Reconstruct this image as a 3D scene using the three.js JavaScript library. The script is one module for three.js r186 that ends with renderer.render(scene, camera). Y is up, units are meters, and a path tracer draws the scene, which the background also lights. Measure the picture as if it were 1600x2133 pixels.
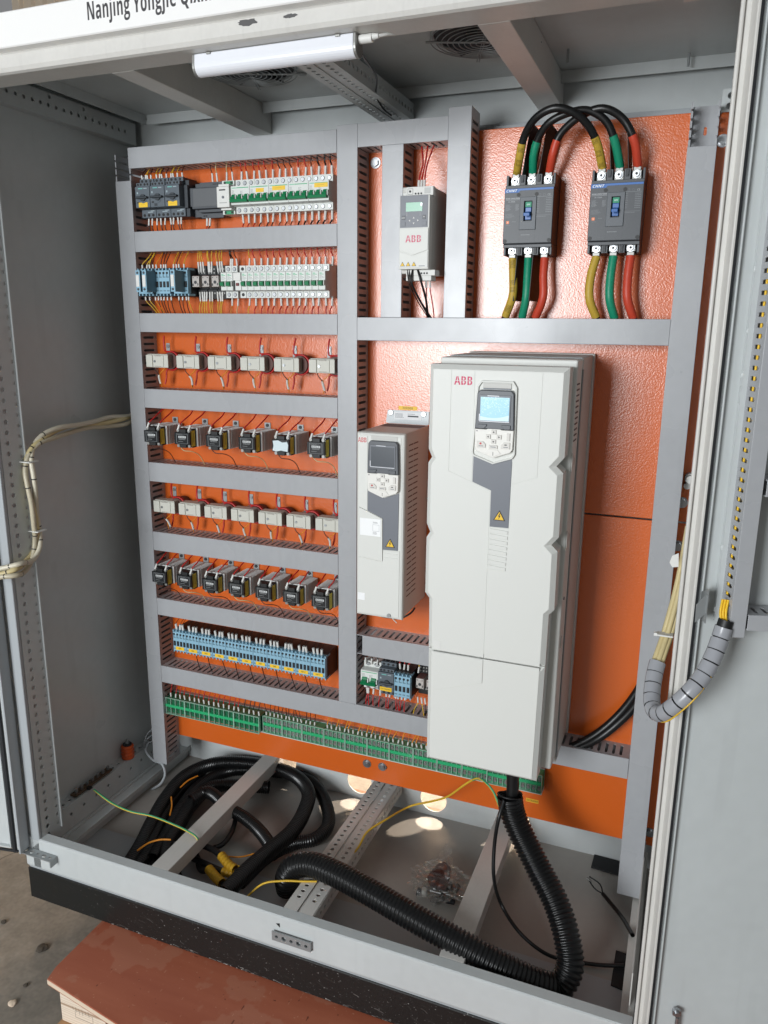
import * as THREE from 'three';
import { mergeGeometries } from 'three/addons/utils/BufferGeometryUtils.js';
import { RoundedBoxGeometry } from 'three/addons/geometries/RoundedBoxGeometry.js';
import { RectAreaLightUniformsLib } from 'three/addons/lights/RectAreaLightUniformsLib.js';

// ---------------------------------------------------------------- camera, light, exposure
const V3 = (x, y, z) => new THREE.Vector3(x, y, z);
const OY = 2.1;                       // height of the datum (top of the uppermost wiring duct) above the hall floor
const scene = new THREE.Scene();
const FOCAL = 1605.95, EYE = V3(1.397, -0.439, 1.8201), TURN = new THREE.Euler(-0.2358, 0.3727, 0.0108, 'YXZ');
const camera = new THREE.PerspectiveCamera(2 * Math.atan(1066.5 / FOCAL) * 180 / Math.PI, 0.75, 0.02, 60);
camera.rotation.copy(TURN);
camera.position.set(EYE.x, EYE.y + OY, EYE.z);
const renderer = new THREE.WebGLRenderer({ antialias: true });
renderer.setSize(768, 1024);
renderer.toneMapping = THREE.LinearToneMapping;
renderer.toneMappingExposure = 1.06;
renderer.shadowMap.enabled = true;
scene.background = new THREE.Color().setRGB(0.205, 0.207, 0.21);   // the even dim light of the hall
RectAreaLightUniformsLib.init();

// ---------------------------------------------------------------- helpers
const ray = (u, v) => V3((u - 800) / FOCAL, (1066.5 - v) / FOCAL, -1).applyEuler(TURN);
const hit = (u, v, k, val) => { const d = ray(u, v); return EYE.clone().addScaledVector(d, (val - EYE[k]) / d[k]); };
const az = (u, v, z) => hit(u, v, 'z', z), ay = (u, v, y) => hit(u, v, 'y', y), ax = (u, v, x) => hit(u, v, 'x', x);
let seed = 12345;
const rnd = () => { seed = (seed * 1664525 + 1013904223) >>> 0; return seed / 4294967296; };
const rr = (a, b) => a + (b - a) * rnd();
const names = new Map();
function numbered(n) { const k = names.get(n) || 0; names.set(n, k + 1); return k ? n + '_' + String(k).padStart(3, '0') : n; }
const baseOf = new WeakMap(), tops = [];
function T(name, label, category, base = [0, 0, 0], group) {
  const o = new THREE.Group(); o.name = numbered(name); o.position.set(...base); o.userData = { label, category };
  if (group) o.userData.group = group;
  baseOf.set(o, V3(...base)); scene.add(o); tops.push(o); return o;
}
const rootOf = (o) => { while (o.parent && o.parent !== scene) o = o.parent; return o; };
function norm(g) {
  if (g.index) g = g.toNonIndexed();
  for (const k of Object.keys(g.attributes)) if (!['position', 'normal', 'uv'].includes(k)) g.deleteAttribute(k);
  if (!g.attributes.uv) g.setAttribute('uv', new THREE.BufferAttribute(new Float32Array(g.attributes.position.count * 2), 2));
  g.clearGroups(); g.morphAttributes = {};
  return g;
}
const join = (gs) => { gs = [].concat(gs).map(norm); return gs.length > 1 ? mergeGeometries(gs) : gs[0]; };
function metric(g, s) {
  const p = g.attributes.position, n = g.attributes.normal, uv = g.attributes.uv;
  for (let i = 0; i < p.count; i++) {
    const a = Math.abs(n.getX(i)), b = Math.abs(n.getY(i)), c = Math.abs(n.getZ(i));
    if (a > b && a > c) uv.setXY(i, p.getZ(i) / s, p.getY(i) / s);
    else if (b > c) uv.setXY(i, p.getX(i) / s, p.getZ(i) / s);
    else uv.setXY(i, p.getX(i) / s, p.getY(i) / s);
  }
  return g;
}
// a part (or sub-part) of a thing; geometry is given in datum coordinates and moved to the thing's base
function P(name, geos, mat, parent, label) {
  let g = join(geos);
  const b = baseOf.get(rootOf(parent)); if (b) g.translate(-b.x, -b.y, -b.z);
  if (mat.userData.m) metric(g, mat.userData.m);
  const o = new THREE.Mesh(g, mat); o.name = name; o.castShadow = o.receiveShadow = true;
  if (label) o.userData.label = label;
  parent.add(o); return o;
}
const PP = (name, geos, mat, parent) => geos.map((g) => P(name, g, mat, parent));   // one part per piece
// copies of a part at other places share its geometry
function again(o, places) { for (const [x, y, z] of places) { const c = o.clone(); c.position.set(x, y, z); o.parent.add(c); } }
function copyOf(proto, label, pos) {
  const c = proto.clone(); c.name = numbered(proto.name); c.userData = { ...proto.userData, label };
  c.position.set(...pos); scene.add(c); tops.push(c); baseOf.set(c, V3(...pos)); return c;
}
const ORD = ['leftmost', 'second', 'third', 'fourth', 'fifth', 'sixth', 'seventh', 'eighth', 'ninth', 'tenth', 'eleventh', 'twelfth', 'thirteenth', 'fourteenth', 'fifteenth', 'sixteenth', 'seventeenth', 'eighteenth', 'nineteenth', 'twentieth', 'twenty-first', 'twenty-second', 'twenty-third', 'twenty-fourth', 'twenty-fifth', 'twenty-sixth', 'twenty-seventh', 'twenty-eighth', 'twenty-ninth', 'thirtieth', 'thirty-first', 'thirty-second', 'thirty-third'];
const ord = (i, n) => i === 0 ? 'leftmost' : i === n - 1 ? 'rightmost' : ORD[i] + ' from the left';
// geometry
function B(x0, x1, y0, y1, z0, z1, r = 0) {
  const w = Math.abs(x1 - x0), h = Math.abs(y1 - y0), d = Math.abs(z1 - z0);
  const g = r ? new RoundedBoxGeometry(w, h, d, 1, Math.min(r, w / 2.01, h / 2.01, d / 2.01)) : new THREE.BoxGeometry(w, h, d);
  return g.translate((x0 + x1) / 2, (y0 + y1) / 2, (z0 + z1) / 2);
}
const basis = (g, X, Y, Z) => g.applyMatrix4(new THREE.Matrix4().makeBasis(V3(...X), V3(...Y), V3(...Z)));
function shape(pts, holes = []) {
  const s = new THREE.Shape(pts.map(([x, y]) => new THREE.Vector2(x, y)));
  for (const h of holes) s.holes.push(new THREE.Path(h.map(([x, y]) => new THREE.Vector2(x, y))));
  return s;
}
const area = (p) => p.reduce((a, [x, y], i) => { const [u, v] = p[(i + 1) % p.length]; return a + x * v - u * y; }, 0) / 2;
// outline in x,y pushed from z0 to z1; bevel on the front edge
function X(pts, z0, z1, bevel = 0, holes = [], seg = 2) {
  const g = new THREE.ExtrudeGeometry(shape(pts, holes), bevel ? { depth: z1 - z0 - 2 * bevel, bevelEnabled: true, bevelSize: bevel, bevelThickness: bevel, bevelOffset: -bevel, bevelSegments: seg, curveSegments: 4 } : { depth: z1 - z0, bevelEnabled: false, curveSegments: 4 });
  return g.translate(0, 0, z0 + bevel);
}
// a profile in (z,y) swept along x from x0 to x1
const profX = (pts, x0, x1, bevel = 0) => basis(X(pts, -x1, -x0, bevel), [0, 0, 1], [0, 1, 0], [-1, 0, 0]);
function inset(pts, d) {
  const s = area(pts) > 0 ? 1 : -1, n = pts.length, out = [];
  for (let i = 0; i < n; i++) {
    const a = pts[(i + n - 1) % n], b = pts[i], c = pts[(i + 1) % n];
    const e = ([x0, y0], [x1, y1]) => { const l = Math.hypot(x1 - x0, y1 - y0); return [-(y1 - y0) / l * s, (x1 - x0) / l * s]; };
    const m = e(a, b), q = e(b, c), k = 1 + m[0] * q[0] + m[1] * q[1];
    out.push([b[0] + d * (m[0] + q[0]) / k, b[1] + d * (m[1] + q[1]) / k]);
  }
  return out;
}
// cylinder along an axis, centred at c
function C(axis, c, r, h, seg = 12, r2 = r) {
  const g = new THREE.CylinderGeometry(r2, r, h, seg);
  if (axis === 'z') g.rotateX(Math.PI / 2); if (axis === 'x') g.rotateZ(-Math.PI / 2);
  return g.translate(...c);
}
function tube(pts, r, seg = 16, rad = 6, closed = false) {
  const c = new THREE.CatmullRomCurve3(pts.map((p) => p.isVector3 ? p : V3(...p)), closed, 'centripetal');
  return new THREE.TubeGeometry(c, seg, r, rad, closed);
}
function tubeCaps(pts, r, seg, rad) {
  const c = new THREE.CatmullRomCurve3(pts.map((p) => p.isVector3 ? p : V3(...p)), false, 'centripetal'), gs = [norm(new THREE.TubeGeometry(c, seg, r, rad))];
  for (const t of [0, 1]) { const g = new THREE.SphereGeometry(r, rad, 4); const q = c.getPointAt(t); gs.push(norm(g.translate(q.x, q.y, q.z))); }
  return gs;
}
const circle = (cx, cy, r, n = 12) => Array.from({ length: n }, (_, i) => [cx + r * Math.cos(-i / n * 2 * Math.PI), cy + r * Math.sin(-i / n * 2 * Math.PI)]);
const slot = (cx, z0, z1, w) => [[cx - w, z0 + w * .6], [cx - w, z1 - w * 1.4], [cx, z1], [cx + w, z1 - w * 1.4], [cx + w, z0 + w * .6], [cx + w * .5, z0], [cx - w * .5, z0]];
const plane = (x0, x1, y0, y1, z) => new THREE.PlaneGeometry(x1 - x0, y1 - y0).translate((x0 + x1) / 2, (y0 + y1) / 2, z);

// ---------------------------------------------------------------- textures
function hash(x, y, s) { let h = (x * 374761393 + y * 668265263 + s * 1274126177) | 0; h = Math.imul(h ^ (h >>> 13), 1274126177); return ((h ^ (h >>> 16)) >>> 0) / 4294967296; }
function vnoise(x, y, per, s) {
  const xi = Math.floor(x), yi = Math.floor(y), fx = x - xi, fy = y - yi, u = fx * fx * (3 - 2 * fx), v = fy * fy * (3 - 2 * fy), m = (a) => ((a % per) + per) % per;
  const a = hash(m(xi), m(yi), s), b = hash(m(xi + 1), m(yi), s), c = hash(m(xi), m(yi + 1), s), d = hash(m(xi + 1), m(yi + 1), s);
  return a + (b - a) * u + (c - a) * v + (a - b - c + d) * u * v;
}
const fbm = (x, y, per, s, o = 4) => { let t = 0, a = .5, k = 0; for (let i = 0; i < o; i++) { t += a * vnoise(x, y, per, s + i); k += a; x *= 2; y *= 2; per *= 2; a *= .5; } return t / k; };
function dataTex(n, f, srgb) {
  const d = new Uint8Array(n * n * 4);
  for (let y = 0; y < n; y++) for (let x = 0; x < n; x++) { const c = f(x / n, y / n), o = (y * n + x) * 4; for (let k = 0; k < 3; k++) d[o + k] = Math.max(0, Math.min(255, (Array.isArray(c) ? c[k] : c) * 255)); d[o + 3] = 255; }
  const t = new THREE.DataTexture(d, n, n); t.wrapS = t.wrapT = THREE.RepeatWrapping; t.magFilter = THREE.LinearFilter; t.needsUpdate = true;
  if (srgb) t.colorSpace = THREE.SRGBColorSpace; return t;
}
const mix3 = (a, b, t) => a.map((v, i) => v + (b[i] - v) * t);
const peel = dataTex(512, (x, y) => { const a = vnoise(x * 96, y * 96, 96, 3), b = vnoise(x * 190, y * 190, 190, 9); return .2 + .6 * (a * .8 + b * .2); });
const fine = dataTex(256, (x, y) => .3 + .4 * vnoise(x * 80, y * 80, 80, 5) + .2 * vnoise(x * 20, y * 20, 20, 6));
const dusty = dataTex(256, (x, y) => { const t = fbm(x * 6, y * 6, 6, 21, 5); const f = vnoise(x * 60, y * 60, 60, 23), k = Math.max(0, fbm(x * 40, y * 3, 40, 29, 3) - .66) * .12, s = .945 + .04 * t + .015 * f - k; return [s, s, s * .995]; }, true);
const smudge = dataTex(256, (x, y) => { const t = fbm(x * 5, y * 5, 5, 33, 5); return .72 + .5 * (t - .5); });
const concrete = dataTex(1024, (x, y) => {
  const t = fbm(x * 5, y * 5, 5, 41, 6), f = fbm(x * 60, y * 60, 60, 47, 2), st = Math.max(0, fbm(x * 9, y * 9, 9, 55, 4) - .56) * 4;
  let c = mix3([.47, .44, .40], [.63, .60, .555], t); c = mix3(c, [.72, .69, .64], st * .5 * f); const gr = vnoise(x * 330, y * 330, 330, 61), cr = Math.abs(fbm(x * 3, y * 3, 3, 67, 5) - .5), pit = (.94 + .1 * gr) * (cr < .0035 ? .72 : 1); return c.map((v) => v * (.92 + .16 * f) * pit); }, true);
const concreteBump = dataTex(512, (x, y) => fbm(x * 30, y * 30, 30, 71, 4));
const plyTex = dataTex(1024, (x, y) => {
  const g = fbm(x * 3 + fbm(x * 3, y * 3, 3, 81) * .5, y * 26, 26, 83, 5), sc = Math.max(0, fbm(x * 30, y * 5, 30, 91, 3) - .66) * 3, st = fbm(x * 11, y * 11, 11, 95, 5), sp = vnoise(x * 150, y * 150, 150, 97) > .95 ? 1 : 0;
  let c = mix3([.60, .31, .215], [.70, .41, .30], g); c = mix3(c, [.70, .49, .40], st > .56 ? .4 * Math.min(1, (st - .56) * 30) : 0); c = mix3(c, [.80, .64, .54], sp * .4); return mix3(c, [.32, .15, .10], vnoise(x * 90 + 7, y * 90, 90, 99) > .965 ? .6 : 0); }, true);
function canvas(w, h, draw, srgb = true) {
  const c = document.createElement('canvas'); c.width = w; c.height = h; const g = c.getContext('2d'); draw(g, w, h);
  const t = new THREE.CanvasTexture(c); if (srgb) t.colorSpace = THREE.SRGBColorSpace; t.anisotropy = 8; return t;
}

// ---------------------------------------------------------------- materials
function mat(color, roughness = .5, o = {}, m) { const k = new (o.transmission !== undefined || o.ior ? THREE.MeshPhysicalMaterial : THREE.MeshStandardMaterial)({ color, roughness, ...o }); if (m) k.userData.m = m; return k; }
const M = {
  duct: mat('#abadb1', .42, { bumpMap: fine, bumpScale: .00008, map: dusty, roughnessMap: smudge }, .8),
  ductIn: mat('#8d8c90', .55),
  plate: mat('#d3621f', .26, { bumpMap: peel, bumpScale: .00034, ior: 1.75 }, .2),
  paint: mat('#c6cbcc', .48, { bumpMap: fine, bumpScale: .00016, map: dusty, roughnessMap: smudge }, .9),
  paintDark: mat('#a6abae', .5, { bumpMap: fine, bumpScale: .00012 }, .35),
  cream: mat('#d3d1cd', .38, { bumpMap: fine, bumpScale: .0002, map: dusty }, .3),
  zinc: mat('#9da1a2', .48, { metalness: .55, bumpMap: fine, bumpScale: .00005 }, .2),
  steel: mat('#aeb1b4', .33, { metalness: .9 }),
  tin: mat('#969693', .45, { metalness: .7 }),
  alu: mat('#cfcfcd', .45), edge: mat('#a5cdb8', .3),
  black: mat('#151617', .5), blackGloss: mat('#0e0f10', .28), rubber: mat('#1b1d20', .7),
  hose: mat('#0f1011', .3), cable: mat('#121314', .38),
  white: mat('#dcdcd8', .5), sleeve: mat('#d6d5d1', .45),
  mcb: mat('#d7dad6', .42), green: mat('#0f7a4c', .4), greenLine: mat('#35a878', .5),
  drive: mat('#d9dad5', .46, { bumpMap: fine, bumpScale: .00008 }, .12), driveSide: mat('#c5c4bf', .5), driveGrey: mat('#6b6f77', .42), key: mat('#d5d2cc', .45), keyDark: mat('#4a4e54', .4), keyPad: mat('#e2e0da', .4),
  dark: mat('#41474d', .45), darker: mat('#2e3236', .5), starter: mat('#59626a', .48), starterDark: mat('#33393f', .5), psu: mat('#4d5156', .45), psuFace: mat('#5d6063', .5),
  lightBlue: mat('#8ab4c9', .45), teal: mat('#64828f', .5), yellow: mat('#efc22b', .5), yellowWire: mat('#d9b034', .42), gold: mat('#b6a52e', .5),
  red: mat('#b8201f', .4), orangeWire: mat('#d98a26', .42), brownWire: mat('#3b211b', .45), greenWire: mat('#3f9a6d', .42), creamWire: mat('#c9b98a', .45),
  sGreen: mat('#0f8a68', .45, { bumpMap: smudge, bumpScale: .0012 }, .07), sRed: mat('#c4432c', .45, { bumpMap: smudge, bumpScale: .0012 }, .07),
  ct: mat('#c6c5bb', .5), ctSide: mat('#a09a92', .55), coil: mat('#5a3a33', .6), relay: mat('#b9b3ae', .25),
  tbGreen: mat('#2c9566', .42), tbDark: mat('#1b6b47', .4), tbStrip: mat('#2bb174', .4), mccb: mat('#3d4146', .42, { bumpMap: fine, bumpScale: .00006 }, .1), mccbSide: mat('#2b2e32', .5), blue: mat('#1d5fa8', .35), blueStripe: mat('#2868b4', .4),
  clear: new THREE.MeshPhysicalMaterial({ color: '#ffffff', roughness: .08, transmission: 1, thickness: 0, ior: 1.45 }),
  bag: new THREE.MeshPhysicalMaterial({ color: '#f4f4f2', roughness: .1, transmission: .93, thickness: 0, ior: 1.7 }),
  brown: mat('#4a211a', .5), insul: mat('#c9531f', .35), wood: mat('#b48b62', .75), woodPale: mat('#d9c5ae', .75), floorIn: mat('#a8a49f', .45, { map: dusty, bumpMap: fine, bumpScale: .0001 }, .6),
  ply: mat('#ffffff', .72, { map: plyTex, roughnessMap: smudge }, .9), concrete: mat('#ffffff', .75, { map: concrete, bumpMap: concreteBump, bumpScale: .0015 }, 2.2),
  spiral: mat('#9b9da2', .25), wall: mat('#d9c9b4', .7), lampWhite: mat('#e4e6ec', .28), chip: mat('#565555', .7),
};
const decal = (w, h, draw, rough = .5, o = {}) => mat('#ffffff', rough, { map: canvas(w, h, draw), ...o });

// ---------------------------------------------------------------- lights
{ // a bright hall window behind the photographer
  const d = T('hall_window', 'wide bright window of the hall, letting daylight onto the open cabinet', 'window', [-.45, -1.3, 5.2]);
  P('window_light', plane(-1.3, .4, -1.2, .8, 5.18), new THREE.MeshStandardMaterial({ color: '#000000', emissive: new THREE.Color().setRGB(.93, .97, 1), emissiveIntensity: 1.2, side: THREE.DoubleSide }), d);
  P('frame', [B(-1.4, -1.3, -1.3, .9, 5.15, 5.25), B(.4, .5, -1.3, .9, 5.15, 5.25), B(-1.3, .4, .8, .9, 5.15, 5.25), B(-1.3, .4, -1.3, -1.2, 5.15, 5.25)], M.paintDark, d);
  const L = new THREE.RectAreaLight(new THREE.Color().setRGB(.94, .975, 1), 21, 1.7, 2.0);
  L.position.set(-.45, -.2 + OY, 5.15); L.lookAt(-.45, -.2 + OY, 0); L.name = 'window_daylight'; scene.add(L);
}
const backLamp = (name, x, y, z, tx, tz, label, cone = .22, power = 150, ty = -2.1) => {
  const t = T(name, label, 'lamp', [x, y, z]);
  P('lamp_shade', C('y', [x, y + .12, z], .16, .2, 20, .05), M.paintDark, t);
  P('bulb', new THREE.SphereGeometry(.06, 16, 12).translate(x, y, z), new THREE.MeshStandardMaterial({ color: '#000', emissive: new THREE.Color().setRGB(1, .86, .7), emissiveIntensity: 4 }), t);
  const s = new THREE.SpotLight(new THREE.Color().setRGB(1, .84, .68), power, 0, cone, .4, 2);
  s.position.set(x, y + OY, z); s.target.position.set(tx, ty + OY, tz); s.shadow.radius = 7; s.castShadow = true; s.name = 'hall_lamp_light'; scene.add(s); scene.add(s.target);
};
backLamp('hall_lamp', .75, 1.2, -2.3, .7, -.3, 'hall lamp high behind the cabinet, nearer to its middle');
backLamp('hall_lamp', 2.6, .4, -3.2, .7, -.3, 'hall lamp high behind the cabinet, farther to the right');
backLamp('hall_lamp', -1.4, 2.2, -1.9, -1.0, -3.4, 'hall lamp lighting the ribbed wall left of the cabinet', .5, 420, .7);

// ---------------------------------------------------------------- hall floor and wall
const struct = (name, g, m) => { const o = new THREE.Mesh(metric(join(g), m.userData.m || 1), m); o.name = name; o.userData = { kind: 'structure' }; o.receiveShadow = o.castShadow = true; scene.add(o); tops.push(o); return o; };
struct('ground', new THREE.PlaneGeometry(16, 16).rotateX(-Math.PI / 2).translate(0, -2.1, 1), M.concrete);
{
  const w = T('corrugated_wall', 'beige ribbed sheet metal wall behind the cabinet', 'wall', [0, -2.1, -3.6]);
  const pts = []; for (let i = 0; i < 60; i++) { const x = -4 + i * .12; pts.push([x, -3.6], [x + .07, -3.6], [x + .085, -3.57], [x + .105, -3.57]); }
  const prof = [...pts, [3.2, -3.65], [-4, -3.65]].reverse();
  P('sheet', X(prof.map(([x, z]) => [x, -z]), 0, 4.6).rotateX(-Math.PI / 2).translate(0, -2.1, 0), M.wall, w);
}

// ---------------------------------------------------------------- electrical cabinet
const cab = T('electrical_cabinet', 'large light grey sheet steel electrical cabinet standing open on a black plinth', 'cabinet', [.665, -1.955, .2]);
{
  const holesRow = (n, a0, step, y, r, seg) => Array.from({ length: n }, (_, i) => circle(a0 + i * step, y, r, seg));
  P('side_panel', B(-.135, -.131, -1.855, .145, -.125, .487), M.paint, cab);
  P('side_panel', B(1.461, 1.465, -1.855, .145, -.125, .487), M.paint, cab);
  P('roof', B(-.131, 1.461, .1405, .145, -.125, .487), M.paint, cab); P('roof_lining', B(-.131, 1.461, .1155, .1175, -.1215, .47), M.paint, cab);
  P('back_panel', B(-.131, 1.461, -1.5, .1405, -.125, -.122), M.paint, cab);
  P('lower_back_panel', X([[-.131, -1.858], [1.461, -1.858], [1.461, -1.501], [-.131, -1.501]], -.125, -.122, 0, [[594, 1584], [749, 1628], [903, 1665], [1074, 1710]].map(([u, v]) => { const p = az(u, v, -.122); return circle(p.x, p.y, .0405, 28); })), M.paint, cab);
  P('floor_plate', B(-.131, 1.461, -1.858, -1.8545, -.1215, .478), M.floorIn, cab);
  // roof lip and rails
  P('roof_lip', B(-.05, 1.42, .0905, .1152, -.077, -.075), M.paint, cab);
  P('roof_lip', B(-.057, -.055, .0905, .1152, -.0748, .43), M.paint, cab);
  P('rear_rail', [B(-.131, 1.461, -.02, .012, -.1218, -.07), B(-.131, 1.461, .0122, .024, -.1218, -.1)], M.paintDark, cab);
  const rail = (x, y0, y1, holesY, len0, len1) => basis(X([[len0, y0], [len1, y0], [len1, y1], [len0, y1]], 0, .002, 0, holesY.flatMap(([y, step, r]) => holesRow(Math.floor((len1 - len0 - .02) / step), len0 + .02, step, y, r, 8))), [0, 0, -1], [0, 1, 0], [1, 0, 0]).translate(x, 0, 0);
  // upper side rail with its row of holes (z runs backwards in the profile)
  P('perforated_rail', [rail(-.108, .045, .1, [[.072, .025, .0045], [.091, .115, .0045]], -.47, .095), B(-.131, -.108, .0445, .047, -.095, .47)], M.paint, cab);
  P('perforated_rail', rail(1.425, .03, .1, [[.05, .025, .0045]], -.47, .095), M.paint, cab);
  P('lower_rail', [rail(-.1, -1.815, -1.743, [[-1.772, .05, .0045]], -.44, .095), basis(X([[-.131, -.095], [-.0985, -.095], [-.0985, .44], [-.131, .44]].map(([a, b]) => [a, -b]).reverse(), 0, .002, 0, holesRow(19, -.43, .025, 0, .0045, 8).map((h) => h.map(([z, q]) => [q - .114, z]))), [1, 0, 0], [0, 0, -1], [0, 1, 0]).translate(0, -1.743, 0)], M.paint, cab);
  P('bottom_rail', [B(-.1, -.09, -1.853, -1.816, -.12, .47), B(-.09, -.05, -1.826, -1.823, -.12, .47), B(-.053, -.05, -1.8225, -1.812, -.12, .47), B(-.09, -.062, -1.853, -1.83, -.12, .47)], M.paint, cab);
  P('bottom_rail', [B(1.4, 1.411, -1.853, -1.77, -.07, .475), B(1.385, 1.4, -1.815, -1.812, -.07, .475)], M.cream, cab);
  P('perforated_rail', rail(1.4005, -1.768, -1.69, [[-1.705, .02, .0055], [-1.74, .04, .005]], -.44, .06), M.cream, cab);
  // front posts, header beam, sill
  const flange = (x, z0, z1) => basis(X([[-1.78, z0], [.05, z0], [.05, z1], [-1.78, z1]], 0, .002, 0, [...holesRow(72, -1.765, .025, z1 - .02, .0058, 8), ...holesRow(72, -1.752, .025, z0 + .0075, .0048, 8)]), [0, 1, 0], [0, 0, 1], [1, 0, 0]).translate(x, 0, 0);
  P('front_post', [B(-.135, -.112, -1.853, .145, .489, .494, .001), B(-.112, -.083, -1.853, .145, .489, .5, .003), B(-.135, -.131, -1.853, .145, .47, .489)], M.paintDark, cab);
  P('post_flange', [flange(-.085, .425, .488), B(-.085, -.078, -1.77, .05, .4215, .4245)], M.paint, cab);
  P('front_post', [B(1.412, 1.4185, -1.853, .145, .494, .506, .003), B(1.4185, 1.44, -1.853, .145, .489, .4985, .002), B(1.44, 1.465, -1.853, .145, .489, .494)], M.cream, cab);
  P('header_beam', profX([[.43, .0505], [.492, .0505], [.4985, .053], [.5025, .06], [.5025, .083], [.498, .0885], [.494, .142], [.43, .142]], -.082, 1.41), M.cream, cab);
  P('sill', profX([[.472, -1.7605], [.497, -1.7605], [.4995, -1.7625], [.5, -1.766], [.5, -1.8475], [.497, -1.8525], [.472, -1.8525]], -.1348, 1.41), M.paint, cab);
  // base plinth
  const plinthTex = canvas(2048, 256, (g, w, h) => {
    g.fillStyle = '#131413'; g.fillRect(0, 0, w, h); const R = (() => { let s = 7; return () => (s = (s * 16807) % 2147483647) / 2147483647; })();
    for (let i = 0; i < 60; i++) { g.fillStyle = `rgba(70,66,62,${.1 + .2 * R()})`; g.beginPath(); g.ellipse(w * R(), h * R(), 4 + 30 * R(), 1 + 5 * R(), R(), 0, 7); g.fill(); }
    for (let i = 0; i < 640; i++) { const x = w * (.08 + .92 * Math.pow(R(), .8)), y = h * R(), r = .7 + 1.7 * R() * R() * R(); g.fillStyle = `rgba(215,213,208,${.45 + .5 * R()})`; g.beginPath(); g.ellipse(x, y, r * (1 + R()), r, R() * 3, 0, 7); g.fill(); }
    for (let i = 0; i < 130; i++) { const x = w * (.12 + .88 * R()), y = h * (.9 + .1 * R()); g.strokeStyle = `rgba(205,200,195,${.3 + .6 * R()})`; g.lineWidth = .8 + 2.4 * R(); g.beginPath(); g.moveTo(x, y); g.lineTo(x + 18 * R() - 4, y - 8 * R()); g.lineTo(x + 30 * R(), y + 4 * R()); g.stroke(); }
    for (let i = 0; i < 26; i++) { const x = w * (.2 + .8 * R()), y = h * (.2 + .6 * R()); g.strokeStyle = `rgba(205,200,195,${.3 + .5 * R()})`; g.lineWidth = .8 + 1.5 * R(); g.beginPath(); g.moveTo(x, y); g.quadraticCurveTo(x + 14 * R(), y + 12 * R() - 6, x + 30 * R(), y + 20 * R()); g.stroke(); }
  });
  const pl = P('plinth', profX([[.3, -1.955], [.494, -1.955], [.498, -1.951], [.498, -1.862], [.496, -1.86], [.3, -1.86]], -.135, 1.465), mat('#ffffff', .45, { map: plinthTex }), cab);
  { const p = pl.geometry.attributes.position, u = pl.geometry.attributes.uv; for (let i = 0; i < p.count; i++) u.setXY(i, (p.getX(i) + .8) / 1.6, p.getY(i) / .095); }
  P('plinth_edge', B(-.134, 1.464, -1.8598, -1.853, .3, .494), M.paintDark, cab);
  P('plinth', [B(-.135, -.13, -1.955, -1.86, -.1, .2995), B(1.46, 1.465, -1.955, -1.86, -.1, .2995)], M.black, cab);
  // cross members between front and back
  const bar = (x0, x1, y0, y1, z0, z1, m) => P('cross_member', B(x0, x1, y0, y1, z0, z1, .002), m, cab);
  bar(.252, .303, -1.8, -1.7605, -.1215, .4715, M.cream); bar(1.008, 1.064, -1.8, -1.7605, -.1215, .4715, M.cream);
  bar(.255, .31, .05, .1153, -.1215, .4295, M.cream); bar(1.01, 1.066, .05, .1153, -.1215, .4295, M.cream);
  const perf = (x0, y, up, z0, z1) => { // folded strip: two holed flats with a groove between, and a holed side
    const w = .0345, n = Math.floor((z1 - z0 - .02) / .0205), gs = [];
    for (const x of [x0, x0 + w + .006]) gs.push(basis(X([[x, z0], [x + w, z0], [x + w, z1], [x, z1]].map(([a, b]) => [a, -b]).reverse(), 0, .002, 0, Array.from({ length: n }, (_, i) => circle(x + w / 2, -(z0 + .015 + i * .0205), .0052, 8))), [1, 0, 0], [0, 0, -1], [0, 1, 0]).translate(0, y, 0));
    gs.push(B(x0 + w, x0 + w + .006, y - up * .004, y - up * .002, z0, z1));
    gs.push(basis(X([[-z1, 0], [-z0, 0], [-z0, .04], [-z1, .04]], 0, .002, 0, Array.from({ length: n }, (_, i) => circle(-(z0 + .02 + i * .0205), .02, .0052, 8))), [0, 0, -1], [0, 1, 0], [1, 0, 0]).translate(x0 + 2 * w + .006, up > 0 ? y - .04 : y, 0), B(x0, x0 + .002, up > 0 ? y - .04 : y + .002, up > 0 ? y : y + .042, z0, z1));
    return gs;
  };
  P('perforated_cross_member', perf(.6285, -1.7625, 1, -.1215, .4715), M.cream, cab);
  P('perforated_cross_member', perf(.6285, .05, -1, -.12, .4295), M.paint, cab);
  P('end_tab', [B(.631, .66, .034, .049, -.1205, -.118), B(.672, .702, .034, .049, -.1205, -.118)], M.zinc, cab);
  P('switch_plate', [B(1.333, 1.395, .04, .0495, .44, .47, .001)], M.cream, cab);
  // small latch plates
  const latch = (x0, y0, len, ang) => { const h = Array.from({ length: 5 }, (_, i) => circle(.012 + i * (len - .024) / 4, .012, i % 2 ? .0062 : .0042, 10)); return X([[0, 0], [len, 0], [len, .024], [0, .024]], 0, .003, 0, h).translate(x0, y0, 0); };
  P('latch_plate', [latch(.617, -1.823, .1, 0).translate(0, 0, .506), B(.617, .717, -1.8235, -1.82, .5, .5055), B(.7145, .717, -1.823, -1.8, .5, .5055)], M.zinc, cab);
  P('hinge_plate', [latch(0, -.024, .105, 0).rotateX(-Math.PI / 2).translate(-.13, -1.7955, .5012), B(-.028, -.025, -1.812, -1.7955, .5002, .525), B(-.13, -.03, -1.806, -1.796, .5002, .503)], M.zinc, cab);
  P('latch_plate', [latch(.612, .056, .11, 0).translate(0, .045, .4965)], M.zinc, cab);
  P('arrow_mark', X([[.624, -1.783], [.634, -1.7905], [.6335, -1.78]], .5003, .5008), M.black, cab);
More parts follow.
